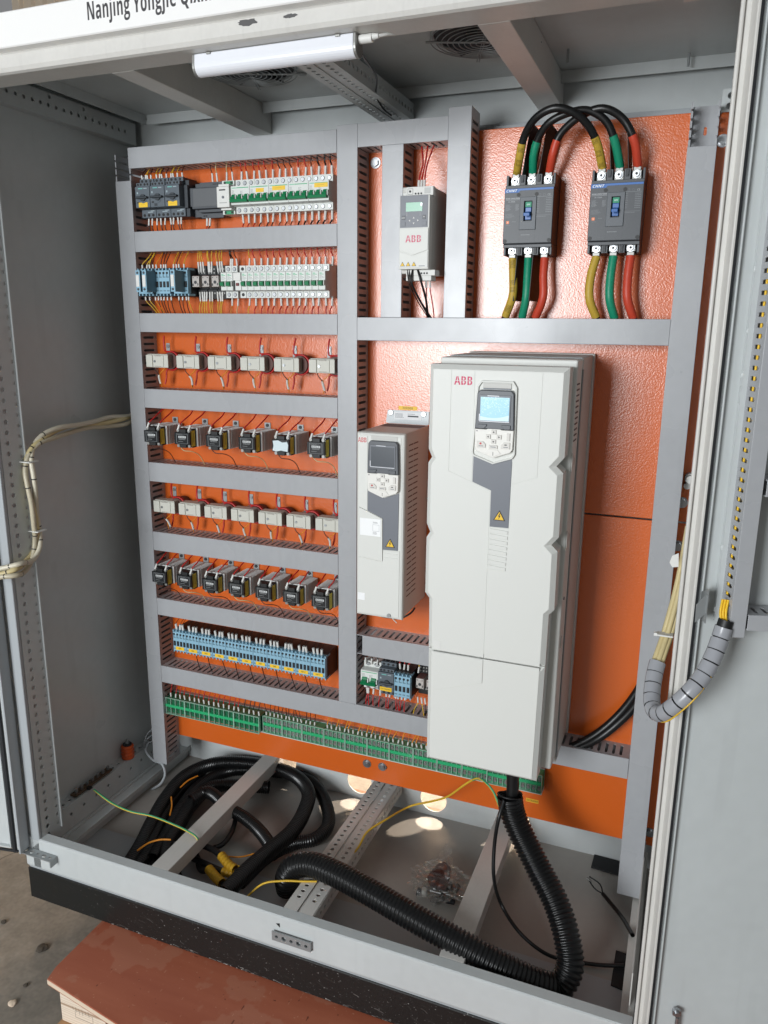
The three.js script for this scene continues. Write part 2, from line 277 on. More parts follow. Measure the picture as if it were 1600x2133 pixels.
  const blob = (cx, cy, w, h, s) => { const n = 22, p = []; for (let i = 0; i < n; i++) { const a = i / n * 6.283, q = .72 + .5 * hash(i, s, 3); p.push([cx + w * q * Math.cos(a), cy + h * q * Math.sin(a)]); } return p; };
  P('paint_chip', [X(blob(.615, .0765, .02, .0052, 1), .5024, .503), X(blob(.70, .0765, .0125, .0032, 5), .5024, .503)], M.chip, cab);
  // name strip over the header
  const nameTex = canvas(2048, 256, (g, w, h) => { g.fillStyle = '#e9e8e6'; g.fillRect(0, 0, w, h); g.fillStyle = '#3b3a3c'; g.font = 'bold 170px sans-serif'; g.save(); g.translate(532, 158); g.scale(.2, 1); g.fillText('Nanjing Yongjie Qixin E', 0, 0); g.restore(); });
  const ns = P('name_strip', profX([[.495, .0885], [.518, .0885], [.52, .0905], [.52, .15], [.518, .152], [.495, .152]], -.135, 1.465), mat('#ffffff', .4, { map: nameTex, bumpMap: fine, bumpScale: .0001 }), cab);
  { const p = ns.geometry.attributes.position, u = ns.geometry.attributes.uv; for (let i = 0; i < p.count; i++) u.setXY(i, (p.getX(i) + .8) / 1.6 * 1.0, (p.getY(i) - 1.955 - .0885) / .0635); }
  // doors
  const door = (side, hx, hz, ang) => {
    const g = new THREE.Group(); g.name = 'door'; g.position.set(hx - .665, 1.955, hz - .2); g.rotation.y = ang; cab.add(g);
    const q = (name, geos, m) => { const j = metric(join(geos), m.userData.m || 1); const o = new THREE.Mesh(j, m); o.name = name; o.castShadow = o.receiveShadow = true; g.add(o); };
    const gk = side > 0 ? 0 : .0125, s = side, bx = (a, b, y0, y1, z0, z1, r) => B(s * a, s * b, y0, y1, z0, z1, r);
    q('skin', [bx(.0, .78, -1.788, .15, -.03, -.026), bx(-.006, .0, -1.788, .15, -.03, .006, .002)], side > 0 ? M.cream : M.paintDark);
    q('inner_panel', [bx(.0076 + gk, .772, -1.78, .142, -.0255, -.006), bx(.0, .0075 + gk, -1.786, .148, -.025, -.001)], M.paint);
    q('rim', [bx(.0075 + gk * 1.2, .0105 + gk * 1.2, -1.775, .137, -.006, .004, .001), bx(.0105 + gk * 1.2, .77, -1.775, -1.771, -.006, .004)], M.paint);
    q('gasket', [bx(gk - .0035, gk + .0035 + gk * .2, -1.786, .147, -.001, .006, .002), bx(.0035, .77, -1.786, -1.7795, -.001, .005, .002)], M.rubber);
    if (side > 0) {
      q('stiffener', [bx(.033, .041, -.905, .147, -.0055, .003), bx(.041, .07, -.895, .147, -.0055, -.002)], M.paint);
      [-.06, -.35, -.44, -.505, -.78, -.885].forEach((y, i) => q('weld_bead', new THREE.SphereGeometry(.0035, 8, 6).scale(.7, 1.2 + .5 * hash(i, 2, 1), .5).translate(.033, y, .001), M.paint));
      q('corner_bracket', [X([[.0, 0], [.014, .018], [.02, .014], [.018, -.012], [.001, -.03]], 0, .0015).translate(-.008, -.868, .03), basis(X([[-.005, -.03], [.034, -.03], [.034, .028], [-.005, .01]], 0, .0015), [0, 0, 1], [0, 1, 0], [-1, 0, 0]).translate(.009, -.868, 0)], M.zinc);
      q('lug_bolt', [C('z', [.048, -1.688, .004], .009, .006, 6), C('z', [.048, -1.688, .009], .005, .004, 8), C('y', [.05, -1.712, .006], .004, .03, 8)], M.steel);
    }
    return g;
  };
  door(1, 1.438, .515, 17 * Math.PI / 180);
  door(-1, -.118, .532, 10 * Math.PI / 180);
}

// ---------------------------------------------------------------- orange mounting plates
{
  const bolt = (x, y) => [C('z', [x, y, .0012], .0125, .0024, 20), C('z', [x, y, .005], .0088, .0065, 6), C('z', [x, y, .0084], .0048, .0012, 10)];
  const slotHole = (x, y) => Array.from({ length: 14 }, (_, i) => { const a = -i / 14 * 6.283; return [x + .0055 * Math.cos(a) + (Math.cos(a) > 0 ? .004 : -.004), y + .0055 * Math.sin(a)]; });
  const a = T('mounting_plate', 'upper orange powder coated mounting plate, above the horizontal seam', 'mounting plate', [.695, -.8615, 0]);
  P('sheet', [X([[-.052, -.8605], [1.4225, -.8605], [1.4225, -.0098], [-.052, -.0098]], -.004, 0, .0012), B(-.052, 1.4225, -.0138, -.0098, -.02, -.0041), B(-.052, 1.4225, -.8605, -.8565, -.02, -.0041)], M.plate, a);
  P('bolt', bolt(1.411, -.067), M.steel, a); P('bolt', bolt(1.4045, -.816), M.steel, a); P('bolt', bolt(.655, -.063), M.steel, a);
  const b = T('mounting_plate', 'lower orange powder coated mounting plate, below the horizontal seam', 'mounting plate', [.695, -1.7, 0]);
  P('sheet', [X([[-.05, -1.7], [1.4225, -1.7], [1.4225, -.8645], [-.05, -.8645]], -.004, 0, .0012, [slotHole(.638, -1.6505), slotHole(.694, -1.6495)]), B(-.05, 1.4225, -1.7, -1.696, -.02, -.0041)], M.plate, b);
  for (const [x, y] of [[.642, -1.65], [.689, -1.649], [1.4045, -.917], [1.409, -1.662]]) P('bolt', bolt(x, y), M.steel, b);
  P('backing', B(.62, .71, -1.665, -1.636, -.012, -.0105), M.black, b);
}

// ---------------------------------------------------------------- wiring ducts
// axis x or y; a0..a1 along, b0..b1 across, c0..c1 where the cover lies
function duct(label, axis, a0, a1, b0, b1, o = {}) {
  const d = o.depth || .07, z0 = o.z0 || 0, pitch = o.pitch || .0172, c0 = o.c0 ?? a0, c1 = o.c1 ?? a1;
  const bx = (p, q, r, s, z, w, k) => axis === 'x' ? B(p, q, r, s, z, w, k) : B(r, s, p, q, z, w, k);
  const t = T('wiring_duct', label, 'wiring duct', axis === 'x' ? [(a0 + a1) / 2, b0, z0] : [(b0 + b1) / 2, a0, z0], 'grey slotted wiring ducts');
  P('base', o.baseHole ? X([[b0, a0], [b1, a0], [b1, a1], [b0, a1]], z0, z0 + .002, 0, [Array.from({ length: 14 }, (_, i) => { const q = -i / 14 * 6.283; return [o.baseHole[0] + .0032 * Math.cos(q), o.baseHole[1] + .0032 * Math.sin(q) + (Math.sin(q) > 0 ? .005 : -.005)]; })]) : bx(a0, a1, b0, b1, z0, z0 + .002), M.duct, t);
  for (const s of [0, 1]) {
    const aEnd = o.fingers ? c1 : a1, n = Math.floor((aEnd - a0 - .012) / pitch), h = [];
    for (let i = 0; i < n; i++) { const c = a0 + .01 + (i + .5) * pitch; if (!(o.skip && o.skip(c, s))) h.push(slot(c, z0 + .012, z0 + d - .011, .0033)); }
    const g = X([[a0, z0 + .002], [aEnd, z0 + .002], [aEnd, z0 + d - .003], [a0, z0 + d - .003]], 0, .0016, 0, h);
    const at = s ? b1 - .0016 : b0;
    if (o.fingers) for (let c = c1; c < a1 - .004; c += pitch) { const e = Math.min(a1, c + pitch - .0042), f = (p, q, r, w) => P('finger', bx(p, q, at, at + .0018, r, w, .0005), M.duct, t); f(c + .0002, e, z0 + .0121, z0 + d - .002); P('finger_lip', bx(c + .0002, e, s ? at - .0022 : at + .0019, s ? at - .0001 : at + .004, z0 + d - .004, z0 + d - .002), M.duct, t); if (!o.lipDone) P('side_foot', bx(c1, a1, at, at + .0016, z0 + .002, z0 + .012), M.duct, t); o.lipDone = true; } o.lipDone = false;
    P('side_wall', axis === 'x' ? basis(g, [1, 0, 0], [0, 0, 1], [0, -1, 0]).translate(0, at + .0016, 0) : basis(g, [0, 1, 0], [0, 0, 1], [1, 0, 0]).translate(at, 0, 0), M.duct, t);
  }
  P('cover', [bx(c0, c1, b0 - .0006, b1 + .0006, z0 + d - .002, z0 + d, .0009), bx(c0, c1, b0 - .0006, b0 + .0003, z0 + d - .006, z0 + d - .0018), bx(c0, c1, b1 - .0003, b1 + .0006, z0 + d - .006, z0 + d - .0018)], M.duct, t);
  return t;
}
const rowT = [0, -.2042, -.4112, -.6121, -.8166, -1.0183, -1.2201, -1.4345], rowB = [-.0486, -.2535, -.459, -.6626, -.8696, -1.0725, -1.2709, -1.4867];
const rowName = ['topmost of the eight horizontal wiring ducts on the left half', 'duct between the two upper breaker rows', 'duct above the upper row of transformers', 'duct below the upper row of transformers', 'duct below the upper row of solid state relays', 'duct below the lower row of transformers', 'duct below the lower row of solid state relays'];
rowName.forEach((n, i) => duct('grey horizontal wiring ' + n.replace(/^topmost of.*/, 'duct at the very top of the left half'), 'x', i ? -.0005 : -.0055, .5855, rowB[i], rowT[i]));
duct('long grey horizontal wiring duct just above the green terminal strip', 'x', -.0005, 1.346, rowB[7], rowT[7]);
duct('grey vertical wiring duct at the far left, beside the side panel', 'y', -1.766, -.006, -.0499, -.0015, { c1: -.078, fingers: 1 });
duct('grey vertical wiring duct in the middle, between small devices and drives', 'y', -1.4335, .0088, .5867, .6373);
duct('grey vertical wiring duct at the far right, its top end uncovered', 'y', -1.806, -.0, 1.3473, 1.4, { c1: -.0878, fingers: 1, baseHole: [1.376, -.047] });
duct('grey horizontal wiring duct under the two black circuit breakers', 'x', .638, 1.3465, -.4707, -.4182);
duct('short grey horizontal wiring duct over the small white drive at the top', 'x', .638, .8535, -.0405, .0075);
duct('short grey vertical wiring duct behind the left edge of the small top drive', 'y', -.4175, -.0412, .6995, .7495);
duct('grey vertical wiring duct left of the black circuit breakers, standing taller', 'y', -.4175, .0244, .854, .9045);
duct('short grey horizontal wiring duct under the medium drive, its left end uncovered', 'x', .638, .93, -1.2855, -1.2315, { c0: .655 });

// ---------------------------------------------------------------- wires
// a wire with a white printed sleeve at its first point
function wire(label, group, mat, pts, r, o = {}) {
  const p0 = pts[0], t = T('wire', label, 'wire', Array.isArray(p0) ? p0 : [p0.x, p0.y, p0.z], group);
  P('insulation', tube(pts, r, o.seg || 12, 6), mat, t);
  if (o.sleeve) P('marker_sleeve', tube(o.sleeve, o.sr || r * 1.9, 3, 7), M.sleeve, t);
  return t;
}
const sub = (a, b, t) => a.map((v, i) => v + (b[i] - v) * t);
// straight wire out of a device terminal into a duct: dir +1 up, -1 down
function lead(label, group, mat, x, yDev, zDev, yDuct, o = {}) {
  const dir = Math.sign(yDuct - yDev), L = o.len ?? .018, lean = o.lean ?? rr(-.003, .003), dx = o.dx ?? rr(-.004, .004), zd = o.zDuct ?? .038, r = o.r || .0012;
  const a = [x, yDev - dir * .004, zDev], b = [x + lean, yDev + dir * L, zDev + .001], c = [x + lean + dx * .6, (yDev + dir * L + yDuct) / 2, (zDev + zd) / 2 + .004], d = [x + lean + dx, yDuct + dir * .004, zd];
  return wire(label, group, mat, [a, b, c, d], r, { sleeve: [a, sub(a, b, .5), b], sr: o.sr || .0024 });
}

// ---------------------------------------------------------------- breakers (18 mm poles)
const mcbProfile = [[0, -.0395], [.045, -.0395], [.045, -.0235], [.063, -.0225], [.068, -.0215], [.068, .0215], [.063, .0225], [.045, .0235], [.045, .0395], [0, .0395]];
function smallPrint(g, x, y, n, l, c = 'rgba(70,80,80,.65)') { g.fillStyle = c; for (let i = 0; i < n; i++) { let u = x; const e = x + l * (.55 + .45 * hash(i, n, l | 0)); while (u < e) { const w = 3 + 6 * hash(u | 0, i, 5); g.fillRect(u, y + i * 11, Math.min(w, e - u), 5); u += w + 3; } } }
const mcbPrint = (poles) => decal(poles * 90, 214, (g, w, h) => {
  g.fillStyle = '#d9dcd8'; g.fillRect(0, 0, w, h); g.fillStyle = '#7fc1a0'; g.fillRect(8, 14, Math.min(70, w * .4), 11); g.fillStyle = '#2ba56e'; if (poles > 1) g.fillRect(w * .3, 14, w * .66, 9); else g.fillRect(8, 30, 64, 6);
  smallPrint(g, 10, 46, 4, 46); smallPrint(g, w * .5, 58, poles > 1 ? 4 : 2, poles > 1 ? 44 : 36);
  g.fillStyle = 'rgba(90,95,95,.5)'; for (let i = 1; i < poles; i++) g.fillRect(i * 90 - 1, 100, 2, 10);
});
function makeMCB(poles, tied) {
  const w = poles * .0178, t = T('circuit_breaker', '', 'circuit breaker', [0, 0, 0]);
  P('body', profX(mcbProfile, -w / 2 + .0002, w / 2 - .0002, .0006), M.mcb, t);
  const f = P('front_print', plane(-w / 2 + .001, w / 2 - .001, -.021, .021, .0683), mcbPrint(poles), t);
  const screws = [], first = -w / 2 + .0089;
  const ring = P('screw_hole', [C('z', [first, .0315, .0452], .0052, .0012, 14)], M.darker, t), sc = P('screw', [C('z', [first, .0315, .0457], .0043, .0016, 12), B(first - .003, first + .003, .031, .032, .0462, .0468), B(first - .0005, first + .0005, .0285, .0345, .0462, .0468)], M.steel, t);
  for (let i = 0; i < poles; i++) { const x = i * .0178; again(ring, i ? [[x, 0, 0], [x, -.063, 0]] : [[0, -.063, 0]]); again(sc, i ? [[x, 0, 0], [x, -.063, 0]] : [[0, -.063, 0]]); }
  for (let i = 0; i < poles; i++) {
    const x = first + i * .0178;
    P('toggle', profX(tied ? [[.068, -.0105], [.0765, -.0095], [.0795, -.0045], [.0735, -.003], [.071, .0015], [.068, .003]] : [[.068, -.013], [.0775, -.0105], [.079, -.003], [.072, .0], [.068, .001]], x - (tied ? .0052 : .0062), x + (tied ? .0052 : .0042), .0008), M.green, t);
    P('toggle_guard', B(x + .006, x + .0085, -.012, .001, .0681, .0745, .001), M.mcb, t);
  }
  if (tied) P('tie_bar', profX([[.0683, -.0175], [.078, -.0165], [.0805, -.0105], [.0772, -.0093], [.0683, -.0095]], -w / 2 + .002, w / 2 - .0025, .0008), M.green, t);
  return t;
}
function sticker(t, x0, x1, y0, y1, z, text, m) { P('sticker', B(x0, x1, y0, y1, z, z + .0004), m || decal(256, 96, (g, w, h) => { g.fillStyle = '#f0c42c'; g.fillRect(0, 0, w, h); g.fillStyle = '#5b4a1a'; if (text) { g.font = 'bold 52px monospace'; g.textAlign = 'center'; g.fillText(text, w / 2, 66, w * .86); } else smallPrint(g, 60, 44, 1, 150, 'rgba(80,66,26,.75)'); }), t); }
const YA = -.1285, YB = -.3315;
{
  // upper row: five three-pole breakers
  const proto = makeMCB(3, true); proto.userData.group = 'three-pole breakers of the top row';
  const what = ['no sticker, beside the light grey module', 'with a short yellow sticker', 'with a long faded yellow sticker', 'the plain one between two with yellow stickers', 'with yellow sticker, nearest the middle duct'];
  for (let i = 0; i < 5; i++) {
    const pos = [.3237 + i * .0535, YA, 0], l = 'three-pole breaker with green handles, ' + what[i]; let t;
    if (i) t = copyOf(proto, l, pos); else { t = proto; t.position.set(...pos); t.userData.label = l; baseOf.set(t, V3(...pos)); }
  }
  const kids = tops.filter((o) => o.name.startsWith('circuit_breaker'));
  const put = (k, x0, x1, y0, y1) => { const b = kids[k].position; sticker(kids[k], b.x + x0, b.x + x1, b.y + y0, b.y + y1, .0686); };
  put(1, -.009, .013, .0045, .0135); put(2, -.017, .018, .0065, .016); put(4, -.011, .024, .0075, .017);
  // middle row: two single poles, a gap, a test module and thirteen single poles
  const one = makeMCB(1, false); one.userData.group = 'single-pole breakers of the second row';
  for (let i = 0; i < 15; i++) {
    const pos = [i < 2 ? .2675 + i * .018 : .2675 + .025 + (i) * .018, YB, 0];
    const l = i < 2 ? `${['left', 'right'][i]} one of the two single-pole breakers beside the clear plug-in relays` : `single-pole breaker with green toggle, ${ord(i - 2, 13)} of the row of thirteen`;
    if (i) copyOf(one, l, pos); else { one.position.set(...pos); one.userData.label = l; baseOf.set(one, V3(...pos)); }
  }
  const m = T('residual_module', 'white breaker module with a dark red test button, left of the thirteen single poles', 'breaker module', [.3095, YB, 0]);
  P('body', profX(mcbProfile, .301, .3185, .0006).translate(0, YB, 0), M.mcb, m);
  P('side_block', B(.2955, .3008, YB - .023, YB + .023, 0, .06), M.starter, m);
  P('label_plate', B(.2965, .3183, YB + .002, YB + .021, .0682, .0705, .001), M.white, m);
  P('test_button', B(.3045, .3125, YB - .011, YB - .004, .068, .0715, .001), mat('#6e2226', .4), m);
  for (const s of [-1, 1]) P('screw_hole', C('z', [.3098, YB + s * .0315, .0455], .0042, .001, 12), M.black, m);
}
// ---------------------------------------------------------------- motor starters, power supply, module (top row, left)
const holes = (xs, y, z, r, h = .002) => xs.map((x) => C('z', [x, y, z], r, h, 10));
function makeStarter() { // 45 mm, local origin at plate centre
  const t = T('motor_starter', '', 'motor starter', [0, 0, 0]);
  P('rear_body', [B(-.0224, .0224, -.048, .046, 0, .05, .001)], M.starterDark, t);
  P('upper_terminals', [B(-.0216, .0216, .036, .047, .05, .0585, .001), B(-.0212, .0212, .0265, .0355, .05, .074, .001)], M.starter, t);
  P('terminal_hole', [...holes([-.0135, -.001, .0125], .0415, .0586, .0032), ...holes([-.0155, -.0065, .0055, .0145], .031, .0741, .0028)], M.black, t);
  P('front_face', B(-.0222, .0222, -.0255, .026, .05, .079, .0015), M.starter, t);
  P('brand_strip', [B(-.012, .002, .0195, .022, .0791, .0794)], mat('#6fb0aa', .5), t); P('mark_strip', [B(.005, .015, .0197, .0217, .0791, .0794), B(-.0165, -.0125, .008, .0125, .0791, .0794)], mat('#9fb0b6', .5), t);
  const k = P('rotary_knob', [C('z', [.003, -.002, .0815], .0085, .005, 16), B(-.0165, .0195, -.0045, .001, .0815, .089, .002)], M.starterDark, t);
  P('dial_ring', [C('z', [.003, -.006, .0795], .0092, .0012, 16)], M.starter, k);
  P('setting_slot', [B(-.0165, -.01, -.015, -.0115, .079, .0796)], M.black, t);
  P('lower_terminals', [B(-.0222, .0222, -.0472, -.0275, .05, .0555, .001)], M.starter, t);
  P('terminal_hole', holes([-.0135, 0, .0135], -.041, .0557, .0036), M.black, t);
  P('mark_strip', [B(-.003, .013, -.0345, -.0325, .0556, .0559), B(.006, .018, -.0315, -.0297, .0556, .0559)], mat('#9aa8ae', .5), t);
  P('rating_window', [B(-.009, .0, -.023, -.0165, .079, .0794)], M.starterDark, t);
  return t;
}
{
  const proto = makeStarter(); proto.userData.group = 'dark motor starters of the top row';
  const L = ['leftmost dark grey motor starter, with yellow sticker, beside the left duct', 'middle of the three dark grey motor starters, the one without a yellow sticker', 'right one of the three dark grey motor starters, with yellow sticker, beside the power supply'];
  const list = [];
  for (let i = 0; i < 3; i++) { const pos = [.0395 + i * .0455, -.1215, 0]; if (i) list.push(copyOf(proto, L[i], pos)); else { proto.position.set(...pos); proto.userData.label = L[0]; baseOf.set(proto, V3(...pos)); list.push(proto); } }
  for (const i of [0, 2]) { const b = list[i].position; sticker(list[i], b.x - .012, b.x + .0155, b.y - .0245, b.y - .013, .0793); }
  const side = T('side_contact', 'dark add-on contact block on the right flank of the last motor starter', 'contact block', [.159, -.1215, 0]);
  P('body', [B(.1535, .1645, -.17, -.082, 0, .052, .001), B(.1535, .1645, -.15, -.095, .052, .06, .001)], M.starterDark, side);
  const p = T('power_supply', 'dark grey plastic power supply between motor starters and white breakers', 'power supply', [.21, -.13, 0]);
  P('housing', [B(.168, .2535, -.17, -.089, 0, .03, .001), B(.1705, .252, -.1525, -.102, .03, .052, .002)], M.psu, p);
  P('cover_face', X([[.176, -.1475], [.2475, -.1475], [.2475, -.1045], [.176, -.1045]], .0521, .0535, .0005), M.psuFace, p);
  P('upper_step', B(.187, .2535, -.1015, -.088, .03, .0385, .001), M.psu, p);
  P('lower_step', [B(.187, .2535, -.1605, -.1535, .03, .045, .001), B(.187, .2535, -.1735, -.162, .03, .036, .001)], M.psu, p);
  P('left_wing', [B(.164, .1705, -.146, -.102, .022, .05, .001), B(.1645, .186, -.17, -.147, .0, .032, .001)], M.psu, p);
  P('terminal_hole', holes([.196, .2025], -.168, .0361, .0022), M.black, p);
  P('mark', [B(.226, .238, -.0945, -.0925, .0386, .0389), B(.24, .242, -.0955, -.0915, .0386, .0389)], M.black, p);
  const w = T('adapter_module', 'light grey plastic module with a round dark button beside the white breakers', 'module', [.275, -.13, 0]);
  P('housing', [B(.2575, .2935, -.1685, -.0885, 0, .045, .001)], M.mcb, w);
  P('front', [B(.2565, .2925, -.1545, -.106, .045, .069, .0015), B(.2605, .2905, -.1055, -.1, .045, .066, .001), B(.262, .2925, -.16, -.1555, .045, .06, .001)], M.white, w);
  P('button', C('z', [.275, -.131, .0695], .0032, .002, 14), M.driveGrey, w);
  P('print', [B(.264, .282, -.1155, -.1125, .0691, .0694)], M.black, w);
  P('print', [B(.264, .286, -.145, -.1425, .0691, .0693)], mat('#b5b5b2', .5), w);
  for (const y of [-.0945, -.164]) { P('terminal', B(.2645, .2895, y - .004, y + .004, .045, .0475, .001), M.tbGreen, w); P('terminal_hole', holes([.2675, .2865], y, .0477, .0028), M.black, w); }
}
// ---------------------------------------------------------------- contactors
function makeContactor(aux) { // 45 mm light blue front on a dark body; local origin at plate centre
  const t = T('contactor', '', 'contactor', [0, 0, 0]);
  P('body', [B(-.0223, .0223, -.036, .036, 0, .066, .001)], M.black, t);
  const xs = [-.0165, -.0055, .0055, .0165], tee = [];
  P('front', B(-.0222, .0222, -.0295, .0295, .066, .08, .0012), M.lightBlue, t);
  PP('front_window', xs.map((x) => B(x - .0037, x + .0037, -.0135, .0015, .0795, .0812, .0006)), M.black, t);
  PP('window_key', xs.map((x) => B(x - .0012, x + .0022, -.0115, -.0015, .0808, .0826, .0008)), M.darker, t);
  P('terminal_slot', xs.flatMap((x) => [B(x - .0035, x + .0015, .0205, .0235, .0796, .0806), B(x - .0035, x - .001, .011, .0205, .0796, .0806), B(x - .0035, x + .004, .011, .0135, .0796, .0806)]), M.teal, t);
  P('terminal_slot', xs.map((x) => B(x - .0035, x + .0035, -.0235, -.0205, .0796, .0806)), M.teal, t);
  P('terminal_bay', xs.map((x) => C('z', [x - .001, .0225, .0797], .0033, .0022, 8)), M.black, t);
  PP('barrier', [1, -1].map((s) => join([-.022, -.011, 0, .011, .022].map((x) => B(x - .0015, x + .0015, s * .0295, s * .0345, .05, .078)))), M.lightBlue, t);
  PP('clamp', [1, -1].map((s) => join(xs.map((x) => B(x - .0033, x + .0033, s * .0305, s * .0325, .055, .07)))), M.teal, t);
  return t;
}
{
  const proto = makeContactor(); proto.userData.group = 'light blue contactors of the long row';
  for (let i = 0; i < 11; i++) {
    const pos = [.0795 + i * .04487, -1.341, 0], l = `light blue contactor with yellow sticker, ${ord(i, 11)} in the row of eleven`; let t = proto;
    if (i) t = copyOf(proto, l, pos); else { t.position.set(...pos); t.userData.label = l; baseOf.set(t, V3(...pos)); }
  }
  tops.filter((o) => o.name.startsWith('contactor')).forEach((t, i) => { const b = t.position; sticker(t, b.x - .0135, b.x + .0155, b.y - .0255, b.y - .0155, .0803, 'KM' + (i + 1)); });
  const aux = (x, label, yc) => { // narrow block standing proud on a contactor
    const a = T('auxiliary_block', label, 'contact block', [x, yc, .066]);
    P('body', B(x, x + .0125, yc - .026, yc + .026, .066, .118, .001), M.teal, a);
    P('front', B(x - .0003, x + .0128, yc - .027, yc + .027, .1181, .1215, .001), M.lightBlue, a);
    P('label_plate', B(x + .0015, x + .011, yc - .014, yc + .0145, .1216, .1228), M.white, a);
    P('screw_hole', holes([x + .0063], yc + .0205, .1216, .0033).concat(holes([x + .0063], yc - .0205, .1216, .0033)), M.dark, a);
  };
  const where = ['leftmost of the three upper contactors, beside the left duct', 'middle one of the three upper contactors, its four dark windows in view', 'right one of the three upper contactors, beside the clear plug-in relays'];
  for (let i = 0; i < 3; i++) { const c = copyOf(proto, 'light blue contactor, ' + where[i], [.0325 + i * .056, -.3315, 0]); c.userData.group = 'upper contactors'; for (const k of [...c.children]) if (k.name === 'sticker') c.remove(k); }
  const yc = -.331;
  aux(.0369, 'narrow teal block with white label plate, first from the left on the upper contactors', yc); aux(.0566, 'narrow teal block with white label plate, second from the left on the upper contactors', yc); aux(.1443, 'narrow teal block with white label plate, right of the four dark windows', yc);
}
// ---------------------------------------------------------------- plug-in relays
function relay(x, y, label, group) {
  const t = T('plug_in_relay', label, 'relay', [x, y, 0], group);
  P('socket', [B(x - .0138, x + .0138, y - .042, y - .017, 0, .036, .001), B(x - .0138, x + .0138, y + .017, y + .042, 0, .036, .001), B(x - .0138, x + .0138, y - .017, y + .017, 0, .03, .001)], M.black, t);
  P('socket_screw', [-.008, 0, .008].flatMap((d) => [C('z', [x + d, y + .024, .0365], .0022, .001, 8), C('z', [x + d, y + .033, .0365], .0022, .001, 8), C('z', [x + d, y - .027, .0365], .0022, .001, 8)]), M.tin, t);
  P('case', B(x - .0105, x + .0105, y - .0125, y + .0145, .03, .067, .0015), M.relay, t);
  P('top_label', B(x - .01, x + .01, y + .0148, y + .0154, .032, .064), mat('#6a4540', .5), t);
  P('coil_core', [C('z', [x, y - .001, .0672], .0042, .0008, 10), B(x - .009, x - .006, y - .01, y - .004, .067, .0676), B(x + .006, x + .0085, y - .009, y - .003, .067, .0676)], M.darker, t);
  P('pin_hole', holes([x - .0065, x + .0065], y + .0105, .0671, .0012), M.darker, t);
}
relay(.1815, -.3315, 'clear plug-in relay on a black socket, left one of the upper three', 'upper plug-in relays');
relay(.2115, -.3315, 'clear plug-in relay on a black socket, middle one of the upper three', 'upper plug-in relays');
relay(.2405, -.3315, 'clear plug-in relay on a black socket, right one of the upper three', 'upper plug-in relays');
relay(.8165, -1.341, 'clear plug-in relay beside the lone light blue contactor under the medium drive', 'lower plug-in relays');
relay(.845, -1.341, 'clear plug-in relay partly hidden by the left edge of the large drive', 'lower plug-in relays');
// ---------------------------------------------------------------- group under the medium drive
{
  const m = makeMCB(2, true); const pos = [.675, -1.351, 0]; m.position.set(...pos); baseOf.set(m, V3(...pos)); m.userData.label = 'white breaker with joined green handles under the medium drive'; m.scale.set(1.42, 1, 1);
  const sList = tops.filter((o) => o.name.startsWith('motor_starter'));
  const st = copyOf(sList[1], 'dark motor starter with yellow sticker EXTRUDER, under the medium drive', [.7265, -1.347, 0]); st.userData.group = undefined; delete st.userData.group;
  sticker(st, .7265 - .0165, .7265 + .0165, -1.347 - .0255, -1.347 - .0145, .0793, 'EXTRUDER');
  const cs = tops.filter((o) => o.name.startsWith('contactor'));
  const c = cs[0].clone(); c.name = numbered('contactor'); c.userData = { label: 'lone light blue contactor without sticker, right of the motor starter under the medium drive', category: 'contactor' };
  for (const k of [...c.children]) if (k.name === 'sticker') c.remove(k);
  c.position.set(.7725, -1.352, 0); scene.add(c); tops.push(c); baseOf.set(c, V3(.7725, -1.352, 0));
}
// ---------------------------------------------------------------- current transformers
function makeCT() { // front 69 x 34 mm, local origin: left edge middle at the plate
  const t = T('current_transformer', '', 'current transformer', [0, 0, 0]);
  P('housing', B(.0005, .068, -.0155, .0175, .03, .0605, .0015), M.ctSide, t);
  P('front_plate', [B(0, .0695, -.0175, .016, .061, .065, .001), B(.002, .0675, .0162, .0182, .036, .063, .0008)], M.ct, t);
  P('step_plate', [B(0, .0205, -.0165, .0155, .0651, .068, .001)], M.ct, t); P('step_plate', [B(.0225, .056, -.0155, .0148, .0651, .067, .001)], M.ct, t);
  P('cover_notch', [B(.028, .048, .0125, .0142, .067, .0677), B(.028, .048, -.015, -.0135, .067, .0677)], M.ctSide, t);
  P('screw', [C('z', [.0285, -.001, .0678], .0034, .0022, 12), C('z', [.0285, -.001, .0693], .0016, .001, 6)], M.steel, t);
  P('core_barrel', C('z', [.06, .0, .0235], .0225, .039, 28), M.coil, t);
  P('mounting_strap', [B(.0195, .031, .012, .046, 0, .002), B(.0195, .031, .012, .0145, .002, .04)], M.zinc, t);
  P('strap_screw', [C('z', [.0252, .0375, .0035], .0048, .003, 12), C('z', [.0252, .0375, .0055], .002, .001, 6)], M.steel, t);
  return t;
}
const ctLoop = (x, y, k) => { // red primary wire: down from the duct, round the core, down to the duct below
  const p = [[x + .043 + k * .004, y + .066, .036], [x + .0385 + k * .002, y + .045, .034], [x + .041, y + .0255, .036], [x + .052, y + .0248, .038]];
  for (let i = 0; i <= 15; i++) { const a = 1.8 - i / 15 * 8.9; p.push([x + .06 + .0252 * Math.cos(a), y + .0252 * Math.sin(a), .039 - i * .0006]); }
  p.push([x + .041, y - .026, .032], [x + .039, y - .045, .034], [x + .035, y - .064, .036]); return p;
};
